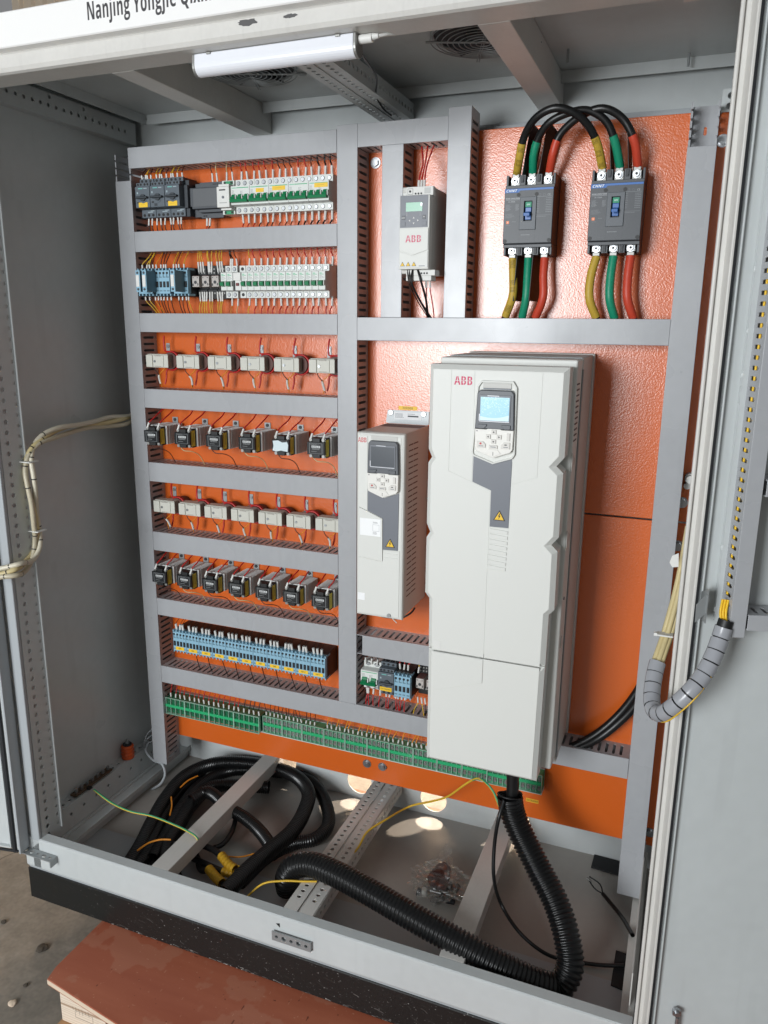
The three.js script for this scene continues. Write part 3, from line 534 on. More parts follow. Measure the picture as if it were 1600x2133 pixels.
{
  const proto = makeCT();
  const rows = [[6, .0111, .0990, -.5355, 'upper'], [7, .0068, .0855, -.942, 'lower']];
  for (const [n, x0, step, y, nm] of rows) for (let i = 0; i < n; i++) {
    const x = x0 + i * step, l = `cream plastic current transformer, ${ord(i, n)} in the ${nm} row`; let t = proto;
    if (nm === 'upper' && !i) { t.position.set(x, y, 0); t.userData.label = l; baseOf.set(t, V3(x, y, 0)); } else t = copyOf(proto, l, [x, y, 0]);
    t.userData.group = nm + ' row of current transformers';
    wire(`red wire looped round the core of the ${ord(i, n)} ${nm} transformer`, 'red transformer wires', M.red, ctLoop(x, y, rr(-1, 1)), .0023, { seg: 70 });
    const j = rr(-.004, .004), f = [x + .032 + j, y - .046, .052], e = [x + .03 + j + rr(-.004, .004), y - .068, .042];
    wire(`thin dark lead under the ${ord(i, n)} ${nm} transformer`, 'transformer leads', M.brownWire, [[x + .018, y - .017, .058], [x + .024, y - .028, .06], [x + .031, y - .036, .057], f, e], .0011, { sleeve: [[x + .0315, y - .037, .0565], f, sub(f, e, .7)], sr: .0031 });
    wire(`thin orange lead under the ${ord(i, n)} ${nm} transformer`, 'transformer leads', M.orangeWire, [[x + .056, y - .016, .06], [x + .048, y - .026, .06], [x + .036, y - .035, .058], [x + .033, y - .044, .053], [x + .028, y - .071, .042]], .0011);
  }
}
// ---------------------------------------------------------------- solid state relays on finned heat sinks
const ssrPrint = decal(256, 300, (g, w, h) => {
  g.fillStyle = '#26282a'; g.fillRect(0, 0, w, h); g.strokeStyle = 'rgba(200,205,205,.75)'; g.lineWidth = 4; g.strokeRect(34, 28, w - 68, h - 56); g.fillStyle = 'rgba(225,228,228,.92)'; g.fillRect(66, 84, 128, 50);
  g.fillStyle = '#26282a'; g.font = 'bold 42px sans-serif'; g.textAlign = 'center'; g.fillText('GOLD', w / 2, 125); smallPrint(g, 72, 150, 3, 120, 'rgba(220,224,224,.8)'); smallPrint(g, 48, 44, 2, 150, 'rgba(220,224,224,.7)'); smallPrint(g, 64, 216, 2, 130, 'rgba(220,224,224,.7)');
}, .25);
const ssrGold = decal(64, 256, (g, w, h) => { g.fillStyle = '#d9c636'; g.fillRect(0, 0, w, h); g.fillStyle = 'rgba(80,75,20,.5)'; g.fillRect(10, 20, 10, 200); g.fillRect(34, 40, 8, 150); g.strokeStyle = '#2a2a1a'; g.lineWidth = 5; g.strokeRect(2, 2, w - 4, h - 4); }, .45);
function makeSSR() { // local origin: left edge middle of the heat sink at the plate
  const t = T('solid_state_relay', '', 'solid state relay', [0, 0, 0]);
  const hs = P('heat_sink', [B(0, .0535, -.0255, .0255, .0705, .0775, .0008), B(.023, .031, -.0255, .0255, .004, .0705)], M.alu, t);
  const fin = P('fin', [B(-.001, .0545, -.0255, .0255, 0, .0016)], M.alu, hs); fin.position.z += .008;
  for (let i = 1; i < 9; i++) { const c = fin.clone(); c.position.z += i * .0072; hs.add(c); }
  P('bracket', [B(.018, .036, .0, .041, .0005, .0025), B(.018, .036, .0, .002, .0025, .009)], M.zinc, t);
  P('bracket_screw', C('z', [.027, .034, .0035], .0045, .003, 10), M.darker, t);
  P('case', [B(.0005, .049, -.0175, .0145, .0778, .108, .001), B(.0145, .0345, -.0265, .0235, .0778, .105, .001), B(.0005, .049, -.0265, .0235, .0778, .095, .001)], M.black, t);
  P('face_print', plane(.001, .0485, -.0172, .0142, .1082), ssrPrint, t);
  P('side_label', basis(new THREE.PlaneGeometry(.021, .044), [0, 0, -1], [0, 1, 0], [1, 0, 0]).translate(.0493, -.0015, .0925), ssrGold, t);
  PP('terminal', [[.0072, .019], [.0418, .019], [.0072, -.022], [.0418, -.022]].map(([x, y]) => join([B(x - .0055, x + .0055, y - .0042, y + .0042, .095, .0975, .0005), C('z', [x, y, .0995], .0042, .004, 10)])), M.tin, t);
  return t;
}
{
  const proto = makeSSR();
  const rows = [[6, .0208, .0995, -.7345, 'upper'], [7, .0181, .0845, -1.1375, 'lower']];
  for (const [n, x0, step, y, nm] of rows) for (let i = 0; i < n; i++) {
    const x = x0 + i * step, cnt = n === 6 ? 'six' : 'seven', l = nm === 'upper' && i === 4 ? 'black solid state relay with silvery film on its face, in the upper row' : `black solid state relay on finned heat sink, ${ord(i, n)} in the ${nm} row`; let t = proto;
    if (nm === 'upper' && !i) { t.position.set(x, y, 0); t.userData.label = l; baseOf.set(t, V3(x, y, 0)); } else t = copyOf(proto, l, [x, y, 0]);
    t.userData.group = nm + ' row of solid state relays';
    if (nm === 'upper' && i === 4) P('protective_film', X([[x + .002, y - .014], [x + .012, y - .0165], [x + .026, y - .013], [x + .045, y - .0155], [x + .047, y + .002], [x + .044, y + .0095], [x + .03, y + .0075], [x + .018, y + .0125], [x + .003, y + .0105], [x + .005, y - .002]], .1084, .1088), mat('#dcebef', .2, { metalness: .15 }), t);
    [0, 1].forEach((k) => {
      const tx = x + (k ? .0418 : .0072), up = y + .076 - (nm === 'lower' ? .006 : 0), a = [tx, y + .0195, .101], b = [tx + .003, y + .034, .096];
      wire(`red wire at the ${k ? 'right' : 'left'} top terminal of the ${ord(i, n)} ${nm} relay`, 'red relay wires', M.red, [a, b, [tx + .009, y + .047, .08], [tx + .012 + rr(-.004, .004), y + .059, .058], [tx + .017 + rr(-.006, .006), up, .04]], .0019, { sleeve: [a, sub(a, b, .6), b], sr: .0031 });
    });
    const s = rr(-.006, .006);
    wire(`thin lead curving from the bottom of the ${ord(i, n)} ${nm} solid state relay`, 'thin relay leads', i % 2 ? M.creamWire : M.brownWire, [[x + .012, y - .024, .1], [x + .024, y - .034, .103], [x + .044 + s, y - .037, .092], [x + .051 + s, y - .05, .07], [x + .054 + s, y - .079, .05]], .0011);
  }
}

// ---------------------------------------------------------------- green terminal strip with clear covers
{
  const rail = T('mounting_rail', 'thin silver rail under the green terminal blocks', 'rail', [.56, -1.598, 0]);
  P('rail_edge', B(-.015, 1.142, -1.6035, -1.5975, .0, .036), M.alu, rail); P('rail', [B(-.015, 1.142, -1.597, -1.544, .004, .0055), B(-.015, 1.142, -1.545, -1.5425, .0, .012)], M.zinc, rail);
  const tb = (x0, x1, n, label, o = {}) => {
    const w = x1 - x0, y0 = -1.5955, y1 = -1.5435, zt = o.z || .046, t = T('terminal_block', label, 'terminal block', [(x0 + x1) / 2, y0, .006], 'green terminal blocks of the strip');
    const st = w / n, m = (y0 + y1) / 2;
    const zb = zt - (o.tall ? .009 : .0065);
    P('base', B(x0 + .0008, x1 - .0008, y0 + .002, y1 - .001, .006, zb), o.tall ? M.tbDark : M.tbGreen, t);
    P('partition', Array.from({ length: n + 1 }, (_, i) => B(x0 + .001 + i * (w - .002) / n - .0007, x0 + .001 + i * (w - .002) / n + .0007, y0 + .002, y1 - .001, zb, zt - .0014)), M.edge, t);
    P('screw', Array.from({ length: n }, (_, i) => [1, -1].map((s) => [C('z', [x0 + (i + .5) * st, m + s * .0135 - .001, zb + .0018], .0042, .0036, 8), B(x0 + (i + .5) * st - .0035, x0 + (i + .5) * st + .0035, m + s * .0135 - .0075, m + s * .0135 + .0065, zb, zb + .0011)])).flat(2), o.tall ? M.tbDark : M.tin, t);
    P('marker_strip', B(x0 + .001, x1 - .001, m - .003, m + .0055, zb, zt - .0012), M.tbStrip, t);
    P('clear_cover', B(x0 + .0004, x1 - .0004, y0, y1 + .001, zt - .0008, zt), M.clear, t);
    P('cover_edge', [B(x0 + .0003, x0 + .0016, y0, y1 + .001, zt - .0012, zt + .0002), B(x1 - .0016, x1 - .0003, y0, y1 + .001, zt - .0012, zt + .0002), B(x0 + .0017, x1 - .0017, y0, y0 + .0009, zt - .009, zt + .0002), B(x0 + .0017, x1 - .0017, y1, y1 + .001, zt - .004, zt + .0002)], M.edge, t);
    return t;
  };
  for (let i = 0; i < 4; i++) tb(-.0165 + i * .0858, -.0165 + (i + 1) * .0858, 5, `tall green terminal block under a clear cover, ${ord(i, 5)} of the four`, { z: .06, tall: 1 });
  const xs = [.331, .395, .459, .528, .5935, .661, .7265, .7955, .863, .932];
  for (let i = 0; i < 9; i++) tb(xs[i], xs[i + 1] - .001, 5, i < 8 ? `small green terminal block, ${ORD[i].replace('leftmost', 'first')} to the right of the four tall ones` : 'small green terminal block half hidden by the lower left corner of the large drive');
  tb(.932, 1.0, 5, 'small green terminal block just under the bottom edge of the large drive');
  tb(1.0, 1.072, 5, 'green terminal block with five large screws, under the large drive', { z: .05 });
  tb(1.073, 1.142, 5, 'last green terminal block at the right end of the strip');
  const tag = T('yellow_tag', 'small yellow sticker reading EXTRUDER on the orange plate, under the strip', 'sticker', [1.113, -1.653, 0]);
  P('sticker', B(1.097, 1.13, -1.654, -1.6435, .0003, .0008), decal(256, 80, (g, w, h) => { g.fillStyle = '#e0a92c'; g.fillRect(0, 0, w, h); g.fillStyle = '#4a3a14'; g.font = 'bold 48px monospace'; g.textAlign = 'center'; g.fillText('EXTRUDER', w / 2, 58, 232); }), tag);
  const br = T('rail_stop', 'small dark end stop with white top above the terminal strip, left of the large drive', 'end stop', [.8445, -1.533, .01]);
  P('stop', [B(.838, .8515, -1.5355, -1.514, .012, .03, .001)], M.starterDark, br); P('stop_cap', B(.836, .853, -1.5135, -1.5105, .012, .032, .001), M.zinc, br);
}
// ---------------------------------------------------------------- drives
const logo = (c) => (g, w, h) => { g.fillStyle = '#dadbd6'; g.fillRect(0, 0, w, h); g.fillStyle = c; g.font = `bold ${h * 1.2}px sans-serif`; const k = w * .98 / g.measureText('ABB').width; g.save(); g.translate(w * .01, h * .94); g.scale(k, 1); g.fillText('ABB', 0, 0); g.restore(); g.fillStyle = '#dadbd6'; g.fillRect(0, h * .5, w, h * .04); for (const q of [.17, .5, .835]) g.fillRect(w * q, 0, h * .04, h); };
const warn = (x, y, s, z, t) => {
  const p = [[x - s, y], [x + s, y], [x, y + s * 1.75]];
  P('warning_sign', X(p, z, z + .0005), M.black, t); P('warning_sign', X(inset(p, s * .13), z + .0006, z + .0009), M.yellow, t);
  P('warning_bolt', X([[x + s * .05, y + s * 1.25], [x - s * .2, y + s * .68], [x - s * .02, y + s * .7], [x - s * .12, y + s * .22], [x + s * .2, y + s * .82], [x + s * .02, y + s * .8], [x + s * .16, y + s * 1.25]], z + .001, z + .0013), M.black, t);
};
// operator panel, x0..x1 wide, top y1; used on both large drives
function panel(t, x0, x1, y1, z, screen) {
  const w = x1 - x0, c = (x0 + x1) / 2, y = (f) => y1 - f * w, x = (f) => x0 + f * w;
  const body = P('control_panel', X([[x(.03), y(.08)], [x(.1), y(0)], [x(.9), y(0)], [x(.97), y(.08)], [x(1), y(.98)], [x(0), y(.98)]], z, z + .011, .0015), M.keyDark, t);
  P('screen_frame', B(x(.1), x(.9), y(.8), y(.12), z + .0112, z + .0125, .0006), M.driveGrey, body);
  P('screen', B(x(.13), x(.87), y(.76), y(.17), z + .0126, z + .0131), screen, body);
  P('film_edge', [B(x(.11), x(.885), y(.79), y(.775), z + .0127, z + .0131), B(x(.1), x(.12), y(.77), y(.6), z + .0127, z + .0131), B(x(.3), x(.6), y(.145), y(.13), z + .0127, z + .0131)], M.lampWhite, body);
  for (const s of [0, 1]) P('soft_key', X([[x(.08), y(.86)], [x(.31), y(.86)], [x(.31), y(.9)], [x(.24), y(.97)], [x(.1), y(.97)], [x(.08), y(.95)]].map(([a, b]) => [s ? 2 * c - a : a, b]), z + .0112, z + .0135, .0006), M.keyDark, body);
  const pad = P('key_pad', X([[x(0), y(.99)], [x(.3), y(.99)], [x(.36), y(.96)], [x(.64), y(.96)], [x(.7), y(.99)], [x(1), y(.99)], [x(.99), y(1.48)], [x(.93), y(1.56)], [x(.5), y(1.72)], [x(.07), y(1.56)], [x(.01), y(1.48)]], z, z + .0105, .001), M.keyPad, t);
  const kb = (a, b, h, v, s = 0) => [X(s ? s : [[x(a - h), y(b + v)], [x(a + h), y(b + v)], [x(a + h), y(b - v)], [x(a - h), y(b - v)]], z + .0107, z + .0128, .0006)];
  const tri = (a, b, r, q) => X([0, 1, 2].map((i) => [x(a) + r * w * Math.cos(q + i * 2.094), y(b) + r * w * Math.sin(q + i * 2.094)]), z + .0129, z + .0132);
  [[.5, 1.05, 1.571], [.5, 1.29, -1.571], [.36, 1.17, 3.1416], [.64, 1.17, 0]].forEach(([a, b, q]) => { const k = P('key', kb(a, b, .062, .055), M.key, pad); P('arrow', tri(a, b, .028, q), M.black, pad); });
  P('key', kb(.88, 1.16, .04, .095), M.key, pad); P('key', kb(.5, 1.43, .11, .045), M.key, pad);
  for (const s of [0, 1]) P('key', kb(0, 0, 0, 0, [[.07, 1.46], [.07, 1.3], [.23, 1.3], [.3, 1.37], [.3, 1.46]].map(([a, b]) => [s ? 2 * c - x(a) : x(a), y(b)])), M.key, pad);
  P('stop_mark', C('z', [x(.17), y(1.355), z + .0129], .028 * w, .0006, 12), M.red, pad); P('start_mark', [B(x(.79), x(.85), y(1.37), y(1.345), z + .0129, z + .0132)], M.black, pad);
  P('key_text', [B(x(.12), x(.24), y(1.425), y(1.41), z + .0129, z + .0131), B(x(.77), x(.88), y(1.425), y(1.41), z + .0129, z + .0131), B(x(.43), x(.57), y(1.437), y(1.42), z + .0129, z + .0131), B(x(.03), x(.08), y(1.05), y(1.03), z + .0106, z + .0109)], M.driveGrey, pad);
  P('port_cover', X([[x(.38), y(1.5)], [x(.62), y(1.5)], [x(.7), y(1.6)], [x(.5), y(1.69)], [x(.3), y(1.6)]], z + .0106, z + .0118, .0005), M.keyPad, pad);
  P('port_mark', B(x(.494), x(.506), y(1.65), y(1.56), z + .0119, z + .0121), M.black, pad);
}
{ // large drive
  const t = T('frequency_drive', 'large off-white frequency drive with a pale blue screen, the tallest device', 'drive', [1.045, -1.42, 0]);
  P('rear_frame', [B(.905, 1.1935, -1.425, -.4925, 0, .02, .002), B(.909, 1.1895, -1.42, -.4955, .02, .175, .003)], M.driveSide, t);
  P('housing', [B(.9055, 1.188, -1.398, -.4985, .175, .247, .004)], M.drive, t);
  P('edge_strip', [B(1.1885, 1.191, -1.41, -.52, .168, .18, .001), B(.9055, 1.188, -.4983, -.496, .17, .18, .001)], M.zinc, t);
  const L = [[.901, -.511], [.901, -.685], [.909, -.7025], [.901, -.715], [.901, -.846], [.909, -.864], [.901, -.877], [.901, -1.001], [.911, -1.0135], [.9125, -1.129]];
  const Rr = [[1.1695, -1.129], [1.17, -1.0135], [1.1805, -1.002], [1.1795, -.877], [1.1665, -.8645], [1.18, -.847], [1.1805, -.716], [1.1665, -.703], [1.181, -.685], [1.181, -.511]];
  const U = [...L, ...Rr];
  P('upper_cover', X(U, .247, .3085, .0095, [], 1), M.drive, t);
  const f = [...inset(U, .0092)];
  const FL = f.slice(0, 9), FR = f.slice(11);
  const zf0 = .3065, zf1 = .3092;
  P('face_panel', X(inset([...FL, [.922, -1.1283], [1.0398, -1.1283], [1.0395, -.7612], [1.0, -.7462], [.9495, -.727], [.9495, -.5208]], .0006), zf0, zf1, .0004), M.drive, t);
  P('face_panel', X(inset([[1.1322, -.5208], [1.1322, -.727], [1.0805, -.7458], [1.0795, -.8365], [1.0398, -.837], [1.0398, -1.1283], [1.16, -1.1283], ...FR], .0006), zf0, zf1, .0004), M.drive, t);
  P('console_panel', X(inset([[.9495, -.5208], [.9495, -.727], [1.0, -.7462], [.9975, -.5208]], .0006), zf0, zf1, .0004), M.drive, t);
  P('console_panel', X(inset([[.9975, -.5208], [1.0, -.7], [1.0805, -.7], [1.0805, -.7458], [1.1322, -.727], [1.1322, -.5208]], .0006), zf0, zf1, .0004), M.drive, t);
  P('grey_panel', X(inset([[1.0, -.6905], [1.0, -.7462], [1.0395, -.7612], [1.0398, -.837], [1.0795, -.8365], [1.0805, -.6905], [1.042, -.705]], .0004), zf0 + .0003, zf1 + .0006, .0004), M.driveGrey, t);
  P('bezel', X([[1.004, -.552], [1.012, -.54], [1.076, -.54], [1.084, -.552], [1.086, -.684], [1.081, -.6925], [1.042, -.7058], [1.0, -.6915], [.997, -.684]].reverse(), zf1 + .0001, .3155, .001, [inset([[1.004, -.552], [1.012, -.54], [1.076, -.54], [1.084, -.552], [1.086, -.684], [1.081, -.6925], [1.042, -.7058], [1.0, -.6915], [.997, -.684]], .0035)]), M.drive, t);
  P('bezel_bed', X(inset([[1.004, -.552], [1.012, -.54], [1.076, -.54], [1.084, -.552], [1.086, -.684], [1.081, -.6925], [1.042, -.7058], [1.0, -.6915], [.997, -.684]], .0032), zf1 + .0001, .3112), M.drive, t);
  P('panel_slot', [B(1.0155, 1.0725, -.5545, -.545, .3113, .3135, .0006)], M.driveSide, t); P('panel_slot', B(1.0165, 1.0715, -.557, -.5548, .3113, .314), M.driveGrey, t);
  panel(t, 1.0045, 1.0825, -.558, .3113, decal(256, 200, (g, w, h) => { g.fillStyle = '#8cc9e2'; g.fillRect(0, 0, w, h); for (let i = 0; i < 260; i++) { const x = w * hash(i, 1, 7), y = h * Math.pow(hash(i, 2, 7), 2) * .8; g.fillStyle = `rgba(215,238,246,${.15 + .4 * hash(i, 3, 7)})`; g.beginPath(); g.ellipse(x, y, 2 + 7 * hash(i, 4, 7), 1 + 3 * hash(i, 5, 7), hash(i, 6, 7) * 3, 0, 7); g.fill(); } g.fillStyle = 'rgba(225,242,248,.65)'; g.beginPath(); g.moveTo(0, h * .82); g.quadraticCurveTo(w * .5, h * .98, w, h * .74); g.lineTo(w, h); g.lineTo(0, h); g.fill(); }, .3));
  warn(1.0595, -.822, .0125, zf1 + .0007, t);
  for (let i = 0; i < 8; i++) P('rib', X([[0, 0], [.0385, 0], [.0385, .0065], [.0005, .0095]], 0, .0022, .0008).translate(1.0405 - i * .0002, -.8495 - i * .0112, zf1 - .0002), M.drive, t);
  P('logo_print', plane(.9545, .9935, -.5515, -.532, zf1 + .0002), decal(256, 128, logo('#c8295a')), t);
  P('sticker', B(.9265, .9425, -1.1245, -1.1065, zf1 + .0001, zf1 + .0005), M.white, t);
  // lower cover
  const D = [[.9128, -1.1305], [.9145, -1.4], [1.1665, -1.4], [1.1692, -1.1305]];
  P('lower_cover', X(D, .247, .3085, .0095, [], 1), M.drive, t);
  P('lower_face', X(inset([[.922, -1.1308], [.9235, -1.392], [1.158, -1.392], [1.16, -1.1308]].reverse(), .0006), zf0, zf1, .0004), M.drive, t);
  P('raised_face', X([[.925, -1.1322], [1.0388, -1.1322], [1.0388, -1.187], [.9262, -1.2255]].reverse(), zf1, zf1 + .002, .0008), M.drive, t);
  P('side_wall', [B(.9145, 1.1665, -1.402, -1.1, .16, .2465, .002)], M.driveSide, t);
  // side vents and ribs
  P('side_vent', Array.from({ length: 11 }, (_, i) => B(1.1874, 1.1888, -.548 - i * .0113, -.545 - i * .0113, .205, .241)), M.darker, t);
  for (const y of [-.703, -.865]) P('side_recess', basis(X([[-.247, y - .02], [-.2, y], [-.247, y + .02]], 0, .0015), [0, 0, -1], [0, 1, 0], [1, 0, 0]).translate(1.188, 0, 0), M.driveSide, t);
  P('side_rib', Array.from({ length: 4 }, (_, i) => B(1.1664, 1.168, -1.358 + i * .004, -1.3565 + i * .004, .2, .236)), M.driveSide, t);
  P('side_screw', [C('x', [1.1885, -1.0, .225], .0035, .003, 10), C('x', [1.168, -1.378, .2], .003, .002, 10)], M.driveGrey, t);
  P('side_clip', B(1.1875, 1.19, -1.112, -1.088, .215, .232, .001), M.driveSide, t);
  P('gland', C('y', [1.093, -1.405, .2], .026, .012, 20), M.black, t);
}
{ // medium drive
  const t = T('frequency_drive', 'medium off-white frequency drive with a dark screen, left of the large one', 'drive', [.745, -1.13, 0]);
  P('housing', [B(.687, .8035, -1.124, -.6765, 0, .165, .003)], M.driveSide, t);
  P('front_cover', X([[.685, -.677], [.685, -1.127], [.805, -1.127], [.805, -.677]], .165, .18, .006), M.drive, t);
  const a = [[.687, -.679], [.714, -.679], [.7145, -.8625], [.6872, -.8528]], z0 = .1785, z1 = .1815;
  P('face_panel', X(inset([[.692, -.684], [.7142, -.684], [.7146, -.8625], [.692, -.8545]], .0005), z0, z1, .0004), M.drive, t);
  P('face_panel', X(inset([[.7142, -.684], [.7148, -.82], [.7935, -.82], [.797, -.684]], .0005), z0, z1, .0004), M.drive, t);
  P('face_panel', X(inset([[.692, -.8545], [.7146, -.8625], [.7535, -.878], [.7545, -.983], [.692, -.977]], .0005), z0, z1 + .0022, .0007), M.drive, t);
  P('grey_panel', X(inset([[.7146, -.8625], [.7535, -.878], [.754, -.9545], [.7925, -.953], [.7935, -.8135], [.757, -.828], [.7148, -.8135]], .0004), z0, z1 + .0004, .0004), M.driveGrey, t);
  P('face_panel', X(inset([[.7545, -.955], [.754, -.984], [.692, -.978], [.692, -1.12], [.797, -1.12], [.797, -.953]], .0005), z0, z1, .0004), M.drive, t);
  P('rib', [B(.756, .7915, -.9735, -.972, z1, z1 + .0012), B(.756, .7915, -.963, -.9615, z1, z1 + .0012)], M.drive, t);
  P('panel_recess', [B(.7225, .788, -.692, -.6835, z1, z1 + .001, .0004)], M.driveSide, t);
  panel(t, .7175, .7945, -.6935, z1, mat('#27303a', .3));
  warn(.773, -.946, .0122, z1 + .0006, t);
  P('logo_print', plane(.6895, .7118, -.701, -.688, z1 + .0002), decal(192, 112, logo('#c4262e')), t);
  P('sticker', B(.6965, .7495, -.9225, -.8805, z1 + .0024, z1 + .0028), decal(256, 200, (g, w, h) => { g.fillStyle = '#f3f4f4'; g.fillRect(0, 0, w, h); g.fillStyle = 'rgba(70,75,80,.75)'; smallPrint(g, 160, 34, 2, 70, 'rgba(60,65,70,.8)'); smallPrint(g, 160, 150, 3, 80, 'rgba(60,65,70,.7)'); g.strokeStyle = 'rgba(120,125,130,.6)'; g.lineWidth = 3; g.strokeRect(158, 66, 78, 74); }), t);
  P('sticker', B(.6905, .7085, -1.087, -1.069, z1 + .0001, z1 + .0005), mat('#f3f4f5', .4), t);
  P('side_slot', Array.from({ length: 28 }, (_, i) => [B(.8036, .8041, -.707 - i * .0137, -.7045 - i * .0137, .118, .148), B(.8036, .8041, -.707 - i * .0137, -.7045 - i * .0137, .083, .113)]).flat(), M.coil, t);
  P('top_grille', Array.from({ length: 9 }, (_, i) => B(.695, .8, -.6764, -.6759, .012 + i * .006, .0145 + i * .006)), M.coil, t);
  P('mounting_plate', [X([[.689, -.674], [.803, -.674], [.803, -.642], [.694, -.642]], .0005, .003, 0, [circle(.7035, -.652, .0052, 12), circle(.79, -.652, .0052, 12)]), B(.6935, .8, -.676, -.642, .0, .0004)], M.zinc, t);
  P('plate_screw', [C('z', [.7035, -.6485, .0045], .0058, .004, 14), C('z', [.79, -.6485, .0045], .0058, .004, 14)], M.steel, t);
  P('type_label', plane(.711, .783, -.665, -.646, .0033), decal(256, 72, (g, w, h) => { g.fillStyle = '#dfe1e2'; g.fillRect(0, 0, w, h); smallPrint(g, 12, 16, 4, 80, 'rgba(40,50,60,.8)'); g.fillStyle = '#33383d'; g.fillRect(130, 30, 100, 14); smallPrint(g, 130, 14, 1, 90, 'rgba(40,50,60,.8)'); }), t);
  P('cover_screw', C('z', [.772, -1.117, .183], .0048, .004, 14), M.steel, t);
  const fd = T('yellow_tag', 'yellow sticker reading FEEDER on the orange plate above the medium drive', 'sticker', [.746, -.641, 0]);
  P('sticker', B(.722, .771, -.6405, -.6315, .0003, .0008), decal(256, 52, (g, w, h) => { g.fillStyle = '#f0c22c'; g.fillRect(0, 0, w, h); g.fillStyle = '#5a4612'; g.font = 'bold 40px monospace'; g.textAlign = 'center'; g.fillText('FEEDER', w / 2, 41); }), fd);
  for (const [k, m, x] of [['yellow-green', M.yellowWire, .70], ['black', M.cable, .71], ['second black', M.cable, .73]]) wire(`${k} wire hanging in a loop under the medium drive`, 'wires under the medium drive', m, [[x, -1.118, .12], [x + .012, -1.142, .125], [x + .045, -1.147, .12], [x + .075, -1.13, .11], [x + .08, -1.12, .1]], k[0] === 'y' ? .0017 : .0024);
  wire('white cable tie end under the medium drive', 'wires under the medium drive', M.white, [[.765, -1.122, .15], [.77, -1.137, .15], [.78, -1.148, .148]], .0012);
}
{ // small drive at the top
  const t = T('frequency_drive', 'small white frequency drive with green display and grey keypad, at the top', 'drive', [.797, -.338, 0]);
  P('housing', B(.7625, .8315, -.322, -.1385, 0, .105, .002), M.driveSide, t);
  P('top_terminals', [B(.7735, .836, -.1585, -.1395, .095, .111, .001), B(.766, .774, -.1585, -.151, .095, .111, .001)], M.white, t);
  P('terminal_hole', [...holes([.7955, .802, .8085], -.154, .1112, .002), ...holes([.7825], -.149, .1114, .0025)], M.black, t);
  P('seal', B(.7775, .7885, -.1545, -.1438, .1111, .1113), M.white, t);
  P('seal_frame', [B(.7768, .7892, -.1552, -.143, .111, .1111)], M.black, t);
  P('code_plate', B(.8155, .8295, -.1545, -.1425, .1111, .1114), mat('#bfc0bd', .5), t);
  P('front', B(.762, .8322, -.3135, -.158, .1, .1215, .002), M.drive, t);
  P('key_field', B(.7638, .8285, -.2255, -.159, .1216, .1222), M.driveGrey, t);
  P('display', B(.7775, .8155, -.192, -.1735, .1223, .1229), mat('#6faf8f', .25), t);
  P('display_shadow_line', B(.777, .816, -.1735, -.1728, .1223, .123), M.keyDark, t);
  P('film_bubble', X(Array.from({ length: 14 }, (_, i) => { const a = i / 14 * 6.283, r = .003 * (.7 + .5 * hash(i, 9, 9)); return [.8135 + r * Math.cos(a), -.1785 + 1.5 * r * Math.sin(a)]; }), .123, .1233), M.lampWhite, t);
  const q = .0025, tri = (x, y, a) => X([0, 1, 2].map((i) => [x + q * Math.cos(a + i * 2.094), y + q * Math.sin(a + i * 2.094)]), .1223, .1229);
  PP('arrow_key', [tri(.796, -.2055, 1.571), tri(.796, -.2165, -1.571), tri(.7865, -.211, 3.1416), tri(.8055, -.211, 0)], M.white, t);
  PP('key', [B(.768, .776, -.209, -.2, .1223, .1232, .0003), B(.816, .824, -.209, -.2, .1223, .1232, .0003)], M.keyDark, t);
  PP('round_key', [B(.7675, .7765, -.222, -.213, .1223, .1234, .0004), B(.8165, .8255, -.222, -.213, .1223, .1234, .0004)], M.driveGrey, t);
  P('key_line', [B(.7795, .7799, -.2015, -.1935, .1223, .1226), B(.8105, .8109, -.2015, -.1935, .1223, .1226), B(.768, .776, -.2055, -.2045, .1233, .1236), B(.8185, .8215, -.2045, -.2035, .1233, .1236)], M.white, t);
  P('lower_cover', X([[.7635, -.31], [.8305, -.31], [.8305, -.275], [.796, -.2855], [.7635, -.275]], .1216, .123, .0005), M.drive, t);
  P('upper_cover', X([[.7635, -.273], [.796, -.2835], [.8305, -.273], [.8305, -.227], [.7635, -.227]], .1216, .1236, .0006), M.drive, t);
  P('logo_print', plane(.7775, .8155, -.2575, -.2405, .1238), decal(256, 116, logo('#cf5a74')), t);
  for (const x of [.7715, .785, .7985]) { const p = [[x - .0056, -.307], [x + .0056, -.307], [x, -.2975]]; P('warning_sign', X(p, .1231, .1234), M.black, t); P('warning_sign', X(inset(p, .0008), .1235, .1237), M.yellow, t); }
  P('type_print', B(.81, .824, -.3075, -.306, .1231, .1233), M.driveGrey, t);
  P('lower_terminals', [B(.775, .8435, -.3265, -.314, .075, .1085, .001), B(.775, .835, -.3375, -.3265, .075, .1085, .001)], M.white, t);
  P('terminal_hole', holes([.812, .8185, .825], -.3215, .1087, .0021), M.black, t);
  for (let i = 0; i < 3; i++) wire(`thick red wire, ${ord(i, 3)} of three entering the small drive`, 'red wires of the small drive', M.red, [[.7985 + i * .0065, -.139, .1], [.7985 + i * .0065, -.122, .098], [.8 + i * .005, -.09, .08], [.785 + i * .014, -.045, .045]], .0019, { sleeve: [[.7985 + i * .0065, -.1385, .1], [.7985 + i * .0065, -.132, .1], [.7985 + i * .0065, -.125, .099]], sr: .0029 });
  for (let i = 0; i < 2; i++) wire(`red wire, ${['left', 'right'][i]} one of the pair leaving the bottom of the small drive`, 'red wires of the small drive', M.red, [[.8185 + i * .0085, -.3385, .095], [.8195 + i * .009, -.358, .093], [.812 + i * .016, -.39, .07], [.806 + i * .018, -.42, .045]], .0014, { sleeve: [[.8185 + i * .0085, -.3375, .095], [.819 + i * .0085, -.344, .095], [.8192 + i * .009, -.352, .094]], sr: .0028 });
